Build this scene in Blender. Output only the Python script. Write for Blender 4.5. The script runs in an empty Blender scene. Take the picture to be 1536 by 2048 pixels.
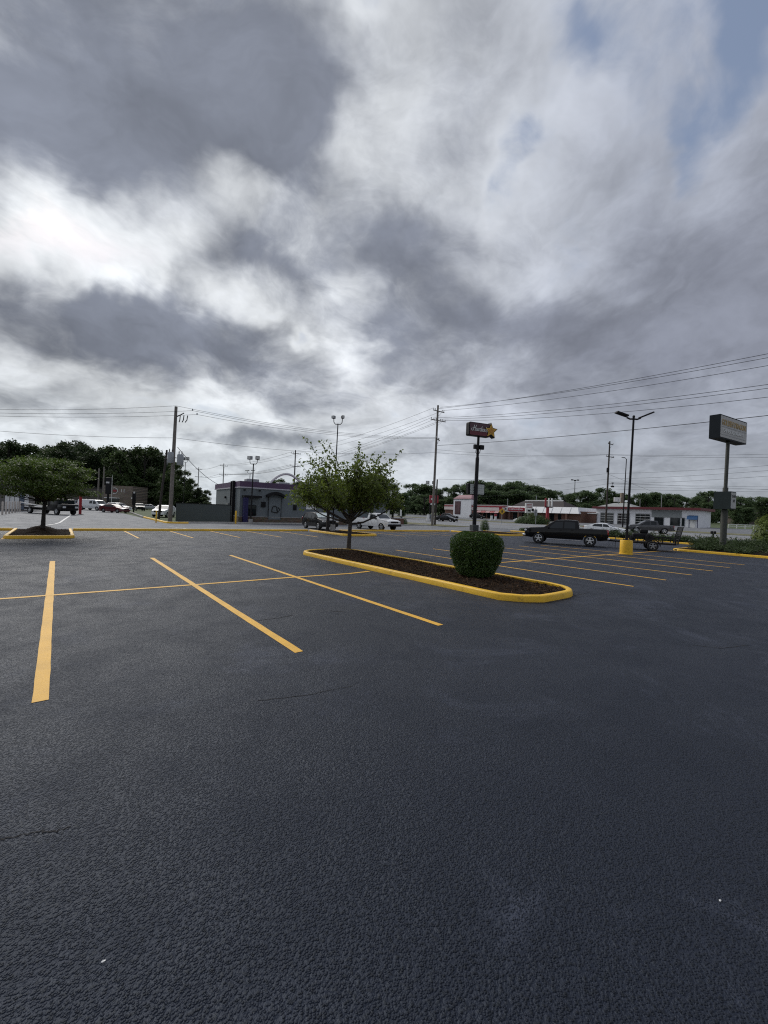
import bpy, bmesh, math, random
import numpy as np
from mathutils import Vector, Matrix, Euler

scene = bpy.context.scene
COL = scene.collection
rnd = random.Random(7)
R = math.radians

# ------------------------------------------------------------------ camera
# world frame = parking-lot grid: x towards the highway, y along the stall lines, camera above the origin
F, PITCH, ROLL, CAMH, YAW = 826.7, 0.001, 0.040, 1.98, 0.666
fw0 = np.array([math.sin(YAW), math.cos(YAW), 0.0]); rt0 = np.array([math.cos(YAW), -math.sin(YAW), 0.0])
fw = fw0 * math.cos(PITCH) - np.array([0, 0, math.sin(PITCH)])
up0 = np.cross(rt0, fw)
rt = math.cos(ROLL) * rt0 + math.sin(ROLL) * up0
up = -math.sin(ROLL) * rt0 + math.cos(ROLL) * up0
cam_d = bpy.data.cameras.new('camera')
cam_d.sensor_fit = 'VERTICAL'; cam_d.sensor_height = 24; cam_d.lens = 24 * F / 2048
cam_d.clip_start = 0.05; cam_d.clip_end = 6000
cam = bpy.data.objects.new('camera', cam_d); COL.objects.link(cam)
cam.matrix_world = Matrix(((rt[0], up[0], -fw[0], 0), (rt[1], up[1], -fw[1], 0), (rt[2], up[2], -fw[2], CAMH), (0, 0, 0, 1)))
scene.camera = cam

def ray(px, py): return (px - 768) / F * rt - (py - 1024) / F * up + fw
def at(px, py, Z): return ray(px, py) * Z + np.array([0, 0, CAMH])      # point at forward distance Z
TP = [(-1e5, 0), (44, 0), (60, .28), (80, .38), (112, 1.0), (165, 1.8), (260, 3.0), (400, 4.0), (1e5, 4.0)]
def terr(x):
    for (a, za), (b, zb) in zip(TP, TP[1:]):
        if x <= b: return za + (zb - za) * (x - a) / (b - a)
    return 4.0
def gnd(px, py):
    d = ray(px, py); t = 1.0
    while t < 3000:
        p = d * t + np.array([0, 0, CAMH])
        if p[2] <= terr(p[0]): return p
        t *= 1.001
    return p
def base_at(px, Z):                                                    # ground point below a pixel column
    p = at(px, 1024, Z); lo = p.copy()
    for _ in range(6):
        k = (CAMH - terr(lo[0])) * F / Z
        lo = at(px, 1024 + (px - 768) * ROLL + k, Z)
    lo[2] = terr(lo[0]); return lo
def c2g(a, b): v = a * rt0 + b * fw0; return math.atan2(v[1], v[0])       # heading given as (right, forward)

# ------------------------------------------------------------------ world: broken overcast sky
def build_world():
    w = bpy.data.worlds.new('World'); scene.world = w; w.use_nodes = True
    w.cycles.sampling_method = 'MANUAL'; w.cycles.sample_map_resolution = 256
    nt = w.node_tree; N = nt.nodes; L = nt.links; N.clear()
    out = N.new('ShaderNodeOutputWorld'); bg = N.new('ShaderNodeBackground'); L.new(bg.outputs[0], out.inputs[0])
    bg.inputs[1].default_value = 0.079
    def val(x): n = N.new('ShaderNodeValue'); n.outputs[0].default_value = x; return n.outputs[0]
    def M(op, a, b=None, c=None, clamp=False):
        n = N.new('ShaderNodeMath'); n.operation = op; n.use_clamp = clamp
        for i, v in enumerate((a, b, c)):
            if v is None: continue
            if isinstance(v, (int, float)): n.inputs[i].default_value = v
            else: L.new(v, n.inputs[i])
        return n.outputs[0]
    def V(op, a, b=None, s=None):
        n = N.new('ShaderNodeVectorMath'); n.operation = op
        for i, v in enumerate((a, b)):
            if v is None: continue
            if isinstance(v, (tuple, list)): n.inputs[i].default_value = v
            else: L.new(v, n.inputs[i])
        if s is not None:
            if isinstance(s, (int, float)): n.inputs['Scale'].default_value = s
            else: L.new(s, n.inputs['Scale'])
        return n.outputs['Value'] if op in ('DOT_PRODUCT', 'LENGTH') else n.outputs['Vector']
    def noise(vec, scale, detail=6, rough=.55, dist=0.0, color=False):
        n = N.new('ShaderNodeTexNoise'); n.inputs['Scale'].default_value = scale; n.inputs['Detail'].default_value = detail
        n.inputs['Roughness'].default_value = rough; n.inputs['Distortion'].default_value = dist
        L.new(vec, n.inputs['Vector']); return n.outputs['Color'] if color else n.outputs[0]
    def smooth(x, a, b, lo=0.0, hi=1.0):
        n = N.new('ShaderNodeMapRange'); n.interpolation_type = 'SMOOTHSTEP'
        L.new(x, n.inputs[0]); n.inputs[1].default_value = a; n.inputs[2].default_value = b
        n.inputs[3].default_value = lo; n.inputs[4].default_value = hi; return n.outputs[0]
    def mix(f, a, b, t='MIX'):
        n = N.new('ShaderNodeMix'); n.data_type = 'RGBA'; n.blend_type = t
        if isinstance(f, (int, float)): n.inputs[0].default_value = f
        else: L.new(f, n.inputs[0])
        for i, v in ((6, a), (7, b)):
            if isinstance(v, (tuple, list)): n.inputs[i].default_value = tuple(v) + (1,)
            else: L.new(v, n.inputs[i])
        return n.outputs[2]
    tc = N.new('ShaderNodeTexCoord'); D = tc.outputs['Generated']
    sky = N.new('ShaderNodeTexSky'); sky.sky_type = 'NISHITA'; sky.sun_disc = False
    sky.sun_elevation = SUN_EL; sky.sun_rotation = R(90) - SUN_AZ; sky.dust_density = 2.0
    sep = N.new('ShaderNodeSeparateXYZ'); L.new(D, sep.inputs[0])
    zc = M('MAXIMUM', sep.outputs[2], 0.0)
    inv = M('DIVIDE', 1.5, M('ADD', zc, 0.36))
    P = V('SCALE', D, s=inv)                                              # flat cloud deck seen in perspective
    warp = noise(P, 1.1, 5, .55, color=True)
    wv = V('SCALE', V('SUBTRACT', warp, (.5, .5, .5)), s=0.9)
    Pw = V('ADD', P, wv)
    n1 = noise(Pw, 1.15, 7, .56)
    n2 = noise(V('ADD', V('ADD', P, V('SCALE', wv, s=.5)), (5.2, 1.3, 2.2)), 3.3, 8, .62, .5)
    n3 = noise(V('ADD', P, (9.2, 4.3, 7.2)), 9.5, 5, .62, .5)
    T = M('ADD', M('MULTIPLY', M('SUBTRACT', n1, .5), 1.05), M('MULTIPLY', M('SUBTRACT', n2, .5), .98))
    T = M('ADD', T, M('MULTIPLY', M('SUBTRACT', n3, .5), .24))
    T = M('ADD', T, 0.46)
    # cloud masses: direction, half sizes, turn, weight (positive thick and dark, negative thin or open)
    wd = noise(D, 5.0, 4, .6, color=True)
    wd2 = noise(D, 1.9, 3, .5, color=True)
    Dw = V('ADD', D, V('SCALE', V('SUBTRACT', wd, (.5, .5, .5)), s=0.17))
    Dw = V('ADD', Dw, V('SCALE', V('SUBTRACT', wd2, (.5, .5, .5)), s=0.16))
    for px, py, sx, sy, rot, wt in CLOUDS:
        c = ray(px, py); k = np.linalg.norm(c); c = c / k
        e1 = rt - c * (rt @ c); e1 /= np.linalg.norm(e1); e2 = np.cross(c, e1)
        a = R(-rot); f1 = math.cos(a) * e1 + math.sin(a) * e2; f2 = -math.sin(a) * e1 + math.cos(a) * e2
        m = Matrix((tuple(f1), tuple(f2), tuple(c))).transposed()
        mp = N.new('ShaderNodeMapping'); mp.vector_type = 'TEXTURE'; L.new(Dw, mp.inputs[0])
        mp.inputs[1].default_value = tuple(c); mp.inputs[2].default_value = tuple(m.to_euler('XYZ'))
        mp.inputs[3].default_value = (sx / F / k * 1.45, sy / F / k * 1.45, .9)
        g = N.new('ShaderNodeTexGradient'); g.gradient_type = 'SPHERICAL'; L.new(mp.outputs[0], g.inputs[0])
        T = M('MULTIPLY_ADD', smooth(g.outputs[1], 0, 1), wt * .82, T)
    sd2 = ray(190, 470); sd2 = sd2 / np.linalg.norm(sd2); glow = smooth(V('DOT_PRODUCT', D, tuple(sd2)), .50, .98)
    low = smooth(zc, 0.0, .30, 1.0, 0.0)
    rim = mix(glow, (3.85, 4.15, 4.9), (7.7, 8.0, 8.3))
    side = smooth(V('DOT_PRODUCT', D, tuple(-rt0)), -.62, .45)
    rim = mix(low, rim, mix(side, (3.9, 4.2, 4.6), (7.0, 7.5, 7.9)))
    dark = mix(glow, (2.15, 2.32, 2.85), (2.0, 2.2, 2.7))
    dark = mix(low, dark, mix(side, (2.2, 2.4, 2.7), (3.0, 3.3, 3.6)))
    thick = smooth(T, .11, 1.10)
    cloud = mix(thick, rim, dark)
    # soft inner structure of the deck
    puff = noise(V('ADD', Pw, (3.1, 6.3, 1.7)), 2.3, 5, .58, .3)
    puff2 = noise(V('ADD', D, (1.1, 2.3, .7)), 3.2, 5, .6, .35)
    shade = M('MULTIPLY', smooth(puff, .28, .72, .80, 1.20), smooth(puff2, .28, .72, .84, 1.14))
    cloud = V('SCALE', cloud, s=shade)
    skyc = mix(0.55, V('SCALE', sky.outputs[0], s=1.0), (2.5, 3.05, 4.2))
    skyc = mix(low, skyc, (4.6, 5.7, 6.3))
    cover = smooth(T, -.34, .30)
    colr = mix(cover, skyc, cloud)
    L.new(colr, bg.inputs[0])

SUN_AZ = c2g(-.80, .85); SUN_EL = R(40)
CLOUDS = [
 # thick grey masses
 (300, 150, 430, 230, -8, .75), (120, 330, 260, 120, 4, .42), (570, 290, 180, 220, 30, .66), (520, 520, 150, 62, 12, .42),
 (640, 560, 120, 55, 20, .30), (150, 665, 250, 80, 4, .66), (430, 712, 250, 85, 0, .72), (330, 610, 150, 45, 20, .35),
 (830, 600, 180, 150, 20, .70), (960, 690, 170, 85, 8, .55), (800, 500, 110, 70, 30, .3), (1240, 380, 220, 100, -22, .40),
 (1480, 540, 280, 190, -12, .62), (1380, 690, 330, 70, -6, .50), (1130, 640, 190, 90, 0, .44), (860, 320, 110, 50, 15, .34),
 (950, 140, 130, 140, 10, .42), (1180, 790, 380, 46, -4, .34), (530, 875, 150, 22, 0, .50), (690, 790, 150, 32, 4, .36),
 (900, 935, 220, 16, 0, .22), (110, 800, 140, 26, 0, .26), (1480, 900, 160, 40, 0, .2), (740, 690, 100, 50, 0, .28),
 # thin bright gaps
 (110, 520, 230, 62, 14, -.62), (330, 560, 190, 50, 18, -.58), (480, 600, 110, 38, 18, -.42), (480, 390, 95, 62, -20, -.62),
 (620, 440, 120, 70, 10, -.36), (720, 640, 55, 110, 5, -.30), (5, 120, 50, 70, 0, -.34), (40, 760, 130, 24, 0, -.34),
 (320, 800, 120, 26, 0, -.52), (700, 720, 95, 45, -20, -.50), (420, 835, 150, 26, 0, -.40), (800, 290, 90, 200, 8, -.24),
 (1010, 560, 60, 120, 10, -.22), (240, 905, 380, 26, 0, -.30), (1180, 200, 90, 190, -28, -.06), (1000, 850, 420, 28, 0, -.16),
 (1400, 360, 120, 45, -14, -.18), (1440, 740, 160, 22, -8, -.26), (690, 350, 70, 60, 0, -.34),
 # openings where blue shows
 (1240, 120, 420, 260, -30, -.30), (900, 420, 160, 260, 0, -.14),
 (1445, 130, 115, 60, -50, -.78), (1350, 250, 75, 36, -35, -.50), (1130, 95, 80, 60, -50, -.40), (975, 400, 30, 110, 8, -.40),
 (620, 690, 26, 24, 0, -.60), (545, 632, 70, 20, 12, -.50), (765, 20, 45, 70, 10, -.52), (1105, 570, 70, 60, 0, -.40), (1505, 40, 60, 60, 0, -.4)]
build_world()

sun_d = bpy.data.lights.new('sun', 'SUN'); sun_d.energy = 1.5; sun_d.angle = R(42); sun_d.color = (1.0, .96, .90)
sun = bpy.data.objects.new('sun', sun_d); COL.objects.link(sun)
sdir = Vector((math.cos(SUN_AZ) * math.cos(SUN_EL), math.sin(SUN_AZ) * math.cos(SUN_EL), math.sin(SUN_EL)))
sun.rotation_euler = sdir.to_track_quat('Z', 'Y').to_euler()
vs = scene.view_settings
vs.view_transform = 'Standard'; vs.look = 'None'; vs.exposure = 0.5; vs.gamma = 1.0
scene.cycles.max_bounces = 5; scene.cycles.diffuse_bounces = 3; scene.cycles.transparent_max_bounces = 8
scene.cycles.use_denoising = False; scene.cycles.filter_width = 1.15; scene.cycles.caustics_reflective = False; scene.cycles.caustics_refractive = False

# ------------------------------------------------------------------ materials
MATS = {}
def mat(name, col, rough=.6, metal=0.0, var=.12, vscale=3.0, bump=0.0, bscale=40.0, spec=.5, coat=0.0, emit=None, dirt=0.0, trans=0.0):
    if name in MATS: return MATS[name]
    m = bpy.data.materials.new(name); m.use_nodes = True; MATS[name] = m
    nt = m.node_tree; N = nt.nodes; L = nt.links; b = N['Principled BSDF']
    b.inputs['Roughness'].default_value = rough; b.inputs['Metallic'].default_value = metal
    b.inputs['Specular IOR Level'].default_value = spec; b.inputs['Coat Weight'].default_value = coat
    b.inputs['Coat Roughness'].default_value = .06
    tc = N.new('ShaderNodeTexCoord'); no = N.new('ShaderNodeTexNoise'); no.inputs['Scale'].default_value = vscale
    no.inputs['Detail'].default_value = 6; no.inputs['Roughness'].default_value = .65
    L.new(tc.outputs['Object'], no.inputs['Vector'])
    rp = N.new('ShaderNodeValToRGB'); L.new(no.outputs[0], rp.inputs[0])
    rp.color_ramp.elements[0].position = .3; rp.color_ramp.elements[1].position = .72
    rp.color_ramp.elements[0].color = tuple(c * (1 - var) for c in col) + (1,)
    rp.color_ramp.elements[1].color = tuple(min(1, c * (1 + var)) for c in col) + (1,)
    src = rp.outputs[0]
    if dirt > 0:
        n2 = N.new('ShaderNodeTexNoise'); n2.inputs['Scale'].default_value = vscale * 2.7; n2.inputs['Detail'].default_value = 8
        n2.inputs['Roughness'].default_value = .75; L.new(tc.outputs['Object'], n2.inputs['Vector'])
        mr = N.new('ShaderNodeMapRange'); mr.inputs[1].default_value = .54; mr.inputs[2].default_value = .68; mr.inputs[4].default_value = dirt
        L.new(n2.outputs[0], mr.inputs[0])
        mx = N.new('ShaderNodeMix'); mx.data_type = 'RGBA'; L.new(mr.outputs[0], mx.inputs[0]); L.new(src, mx.inputs[6])
        mx.inputs[7].default_value = (col[0] * .3 + .015, col[1] * .3 + .013, col[2] * .3 + .01, 1); src = mx.outputs[2]
    L.new(src, b.inputs['Base Color'])
    if bump > 0:
        n3 = N.new('ShaderNodeTexNoise'); n3.inputs['Scale'].default_value = bscale; n3.inputs['Detail'].default_value = 5
        L.new(tc.outputs['Object'], n3.inputs['Vector'])
        bp = N.new('ShaderNodeBump'); bp.inputs['Strength'].default_value = bump; bp.inputs['Distance'].default_value = .02
        L.new(n3.outputs[0], bp.inputs['Height']); L.new(bp.outputs[0], b.inputs['Normal'])
    if emit: b.inputs['Emission Color'].default_value = emit[:3] + (1,); b.inputs['Emission Strength'].default_value = emit[3]
    return m

def node_mat(name):
    m = bpy.data.materials.new(name); m.use_nodes = True; MATS[name] = m
    nt = m.node_tree; return m, nt.nodes, nt.links, nt.nodes['Principled BSDF']

def asphalt(name, c0, c1, rough, pebble, bumpd, scuff, cracks=0.0, spec=.5):
    m, N, L, b = node_mat(name)
    tc = N.new('ShaderNodeTexCoord'); O = tc.outputs['Object']
    def noise(s, d=5, r=.6, dist=0):
        n = N.new('ShaderNodeTexNoise'); n.inputs['Scale'].default_value = s; n.inputs['Detail'].default_value = d
        n.inputs['Roughness'].default_value = r; n.inputs['Distortion'].default_value = dist; L.new(O, n.inputs['Vector']); return n.outputs[0]
    def mr(x, a, b_, lo=0, hi=1):
        n = N.new('ShaderNodeMapRange'); n.interpolation_type = 'SMOOTHSTEP'; L.new(x, n.inputs[0])
        for i, v in ((1, a), (2, b_), (3, lo), (4, hi)): n.inputs[i].default_value = v
        return n.outputs[0]
    def math_(op, a, b_):
        n = N.new('ShaderNodeMath'); n.operation = op
        for i, v in enumerate((a, b_)):
            if isinstance(v, (int, float)): n.inputs[i].default_value = v
            else: L.new(v, n.inputs[i])
        return n.outputs[0]
    def mix(f, a, b_):
        n = N.new('ShaderNodeMix'); n.data_type = 'RGBA'
        if isinstance(f, float): n.inputs[0].default_value = f
        else: L.new(f, n.inputs[0])
        for i, v in ((6, a), (7, b_)):
            if isinstance(v, tuple): n.inputs[i].default_value = v + (1,)
            else: L.new(v, n.inputs[i])
        return n.outputs[2]
    big = noise(.22, 4, .62, .3); mid = noise(1.3, 5, .68, .4); fine = noise(pebble * .55, 3, .5)
    vo = N.new('ShaderNodeTexVoronoi'); vo.inputs['Scale'].default_value = pebble; L.new(O, vo.inputs['Vector'])
    peb = vo.outputs['Distance']
    col = mix(mr(big, .32, .70), c0, c1)
    patch = noise(.62, 5, .7, .6)
    col = mix(math_('MULTIPLY', math_('MULTIPLY', mr(patch, .52, .70), mr(fine, .36, .60)), scuff), col, tuple(min(1, c * 2.6 + .02) for c in c1))
    col = mix(math_('MULTIPLY', mr(peb, .0, .36, 1, 0), .55), col, tuple(c * 2.0 for c in c1))
    col = mix(math_('MULTIPLY', mr(fine, .50, .64), .75), col, tuple(c * .30 for c in c0))
    if cracks:
        cv = N.new('ShaderNodeTexVoronoi'); cv.feature = 'DISTANCE_TO_EDGE'; cv.inputs['Scale'].default_value = .16
        wn = N.new('ShaderNodeTexNoise'); wn.inputs['Scale'].default_value = 1.4; wn.inputs['Detail'].default_value = 6; wn.inputs['Roughness'].default_value = .7
        L.new(O, wn.inputs['Vector'])
        ad = N.new('ShaderNodeVectorMath'); ad.operation = 'MULTIPLY_ADD'; L.new(wn.outputs['Color'], ad.inputs[0]); ad.inputs[1].default_value = (1.3, 1.3, 0); L.new(O, ad.inputs[2])
        L.new(ad.outputs[0], cv.inputs['Vector'])
        crk = mr(cv.outputs['Distance'], .0, .0016, 1, 0)
        crk = math_('MULTIPLY', crk, mr(noise(.35, 3), .52, .62)); crk = math_('MULTIPLY', crk, cracks)
        col = mix(crk, col, tuple(c * .25 for c in c0))
    L.new(col, b.inputs['Base Color'])
    L.new(mr(mid, .35, .75, rough - .07, rough + .09), b.inputs['Roughness'])
    b.inputs['Specular IOR Level'].default_value = spec; b.inputs['Specular Tint'].default_value = (.74, .85, 1.0, 1)
    h = math_('ADD', math_('MULTIPLY', mr(peb, 0, .6, 1, 0), .6), math_('MULTIPLY', fine, .8))
    h = math_('ADD', h, math_('MULTIPLY', noise(pebble * .22, 3, .6), .5))
    bp = N.new('ShaderNodeBump'); bp.inputs['Strength'].default_value = 1.0; bp.inputs['Distance'].default_value = bumpd
    L.new(h, bp.inputs['Height']); L.new(bp.outputs[0], b.inputs['Normal'])
    return m

ASPH = asphalt('sealed_asphalt', (.0098, .0126, .0225), (.0160, .0193, .0315), .60, 84, .019, .95, .9, .36)
ASPH_OLD = asphalt('old_asphalt', (.13, .135, .142), (.19, .193, .20), .75, 40, .006, .4, .8)
ROADM = asphalt('road_asphalt', (.19, .195, .20), (.24, .243, .248), .8, 30, .004, .3)

def paint_mat(name, col, wear):
    m, N, L, b = node_mat(name); b.inputs['Roughness'].default_value = .6
    tc = N.new('ShaderNodeTexCoord')
    def noise(s, d, r):
        n = N.new('ShaderNodeTexNoise'); n.inputs['Scale'].default_value = s; n.inputs['Detail'].default_value = d; n.inputs['Roughness'].default_value = r
        L.new(tc.outputs['Object'], n.inputs['Vector']); return n.outputs[0]
    def ramp(x, a, b_, lo, hi):
        n = N.new('ShaderNodeMapRange'); L.new(x, n.inputs[0])
        for i, v in ((1, a), (2, b_), (3, lo), (4, hi)): n.inputs[i].default_value = v
        return n.outputs[0]
    a = ramp(noise(70, 5, .6), .56, .70, 0, wear)
    m1 = N.new('ShaderNodeMix'); m1.data_type = 'RGBA'; L.new(ramp(noise(2.5, 5, .7), .35, .7, 0, 1), m1.inputs[0])
    m1.inputs[6].default_value = col + (1,); m1.inputs[7].default_value = tuple(c * .78 for c in col) + (1,)
    mx = N.new('ShaderNodeMix'); mx.data_type = 'RGBA'; L.new(a, mx.inputs[0]); L.new(m1.outputs[2], mx.inputs[6])
    mx.inputs[7].default_value = (col[0] * .35, col[1] * .33, col[2] * .4 + .01, 1); L.new(mx.outputs[2], b.inputs['Base Color'])
    bp = N.new('ShaderNodeBump'); bp.inputs['Strength'].default_value = .8; bp.inputs['Distance'].default_value = .006
    L.new(noise(60, 4, .6), bp.inputs['Height']); L.new(bp.outputs[0], b.inputs['Normal'])
    return m
YLINE = paint_mat('yellow_line_paint', (.80, .44, .035), .55)
WLINE = paint_mat('white_line_paint', (.72, .72, .70), .6)
YKERB = mat('yellow_kerb_paint', (.80, .47, .018), .5, var=.14, vscale=2.2, bump=.35, bscale=30, dirt=.45)
CONC = mat('concrete', (.36, .35, .33), .85, var=.18, vscale=1.2, bump=.3, bscale=25, dirt=.35)
GRASS = mat('mown_grass', (.060, .085, .026), .9, var=.42, vscale=.35, bump=.8, bscale=14)
GRASS2 = mat('dry_grass', (.13, .125, .06), .9, var=.30, vscale=.5, bump=.8, bscale=14)
MULCH = mat('mulch', (.022, .014, .009), .95, var=.6, vscale=9, bump=1.0, bscale=45, spec=.08, dirt=.5)
CHIP = mat('mulch_chip', (.075, .045, .026), .9, var=.6, vscale=3, spec=.1)
BARK = mat('bark', (.060, .050, .043), .9, var=.35, vscale=14, bump=.9, bscale=35)
BARKD = mat('dark_bark', (.030, .026, .023), .9, var=.35, vscale=10, bump=.8, bscale=25)
WOODP = mat('weathered_pole_wood', (.19, .17, .15), .85, var=.28, vscale=4, bump=.4, bscale=22)
WOODD = mat('tarred_pole_wood', (.045, .037, .032), .85, var=.3, vscale=4, bump=.4, bscale=22)
STEELD = mat('dark_bronze_steel', (.014, .0135, .015), .5, .0, var=.2, vscale=3, spec=.15)
STEELG = mat('galvanised_steel', (.30, .31, .32), .5, .5, var=.12, vscale=5)
GREYM = mat('transformer_grey', (.33, .35, .36), .5, .0, var=.08, vscale=5, dirt=.2)
WIRE = mat('wire_black', (.03, .03, .032), .6, var=.05)
BLACKP = mat('black_plastic', (.012, .012, .013), .5, var=.2, spec=.15)
RUBBER = mat('tyre_rubber', (.014, .014, .014), .85, var=.25, vscale=12)
ALLOY = mat('alloy', (.55, .56, .57), .3, .8, var=.08)
CHROME = mat('chrome', (.62, .62, .63), .15, 1.0, var=.03)
GLASSD = mat('tinted_glass', (.010, .014, .016), .05, 0, var=.1, spec=.5, coat=.0)
LAMPW = mat('headlamp_lens', (.62, .64, .66), .12, 0, var=.05, spec=.8, coat=.6)
LAMPR = mat('tail_lens', (.36, .010, .012), .15, 0, var=.05, spec=.8, coat=.5)
WHITEP = mat('white_panel', (.78, .78, .76), .6, var=.06, vscale=2, dirt=.14)
PLATE = mat('number_plate', (.6, .6, .58), .5, var=.1)

def leaf_mat(name, col, trans=.35, hue=.35, gloss=.4):
    m, N, L, b = node_mat(name)
    at_ = N.new('ShaderNodeAttribute'); at_.attribute_name = 'var'
    tc = N.new('ShaderNodeTexCoord'); no = N.new('ShaderNodeTexNoise'); no.inputs['Scale'].default_value = .9; no.inputs['Detail'].default_value = 3
    L.new(tc.outputs['Object'], no.inputs['Vector'])
    ad = N.new('ShaderNodeMath'); ad.operation = 'MULTIPLY_ADD'; L.new(no.outputs[0], ad.inputs[0]); ad.inputs[1].default_value = .5; L.new(at_.outputs['Fac'], ad.inputs[2])
    rp = N.new('ShaderNodeValToRGB'); L.new(ad.outputs[0], rp.inputs[0])
    e = rp.color_ramp.elements; e[0].position = .1; e[1].position = 1.25 if False else 1.0
    e[0].color = (col[0] * (1 - hue), col[1] * (1 - hue), col[2] * (1 - hue), 1)
    e[1].color = (min(1, col[0] * (1 + hue * 1.5)), min(1, col[1] * (1 + hue)), col[2] * (1 + hue * .3), 1)
    L.new(rp.outputs[0], b.inputs['Base Color']); b.inputs['Roughness'].default_value = .55; b.inputs['Specular IOR Level'].default_value = gloss
    tr = N.new('ShaderNodeBsdfTranslucent'); L.new(rp.outputs[0], tr.inputs[0])
    mx = N.new('ShaderNodeMixShader'); mx.inputs[0].default_value = trans
    L.new(b.outputs[0], mx.inputs[1]); L.new(tr.outputs[0], mx.inputs[2]); L.new(mx.outputs[0], N['Material Output'].inputs[0])
    return m
LEAF_TREE = leaf_mat('leaf_pear', (.120, .175, .035), .45)
LEAF_MAPLE = leaf_mat('leaf_maple', (.080, .135, .028), .38)
LEAF_BUSH = leaf_mat('leaf_holly', (.050, .105, .020), .3, .45, .5)
LEAF_WOOD = leaf_mat('leaf_wood', (.062, .105, .045), .3, .45, .2)
LEAF_WOOD2 = leaf_mat('leaf_wood_dark', (.040, .068, .034), .28, .45, .2)
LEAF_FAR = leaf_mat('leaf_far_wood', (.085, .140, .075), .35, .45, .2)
LEAF_JUN = leaf_mat('leaf_juniper', (.045, .080, .032), .2, .45, .3)
LEAF_YEL = leaf_mat('leaf_light', (.095, .13, .035), .35, .3, .3)

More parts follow.
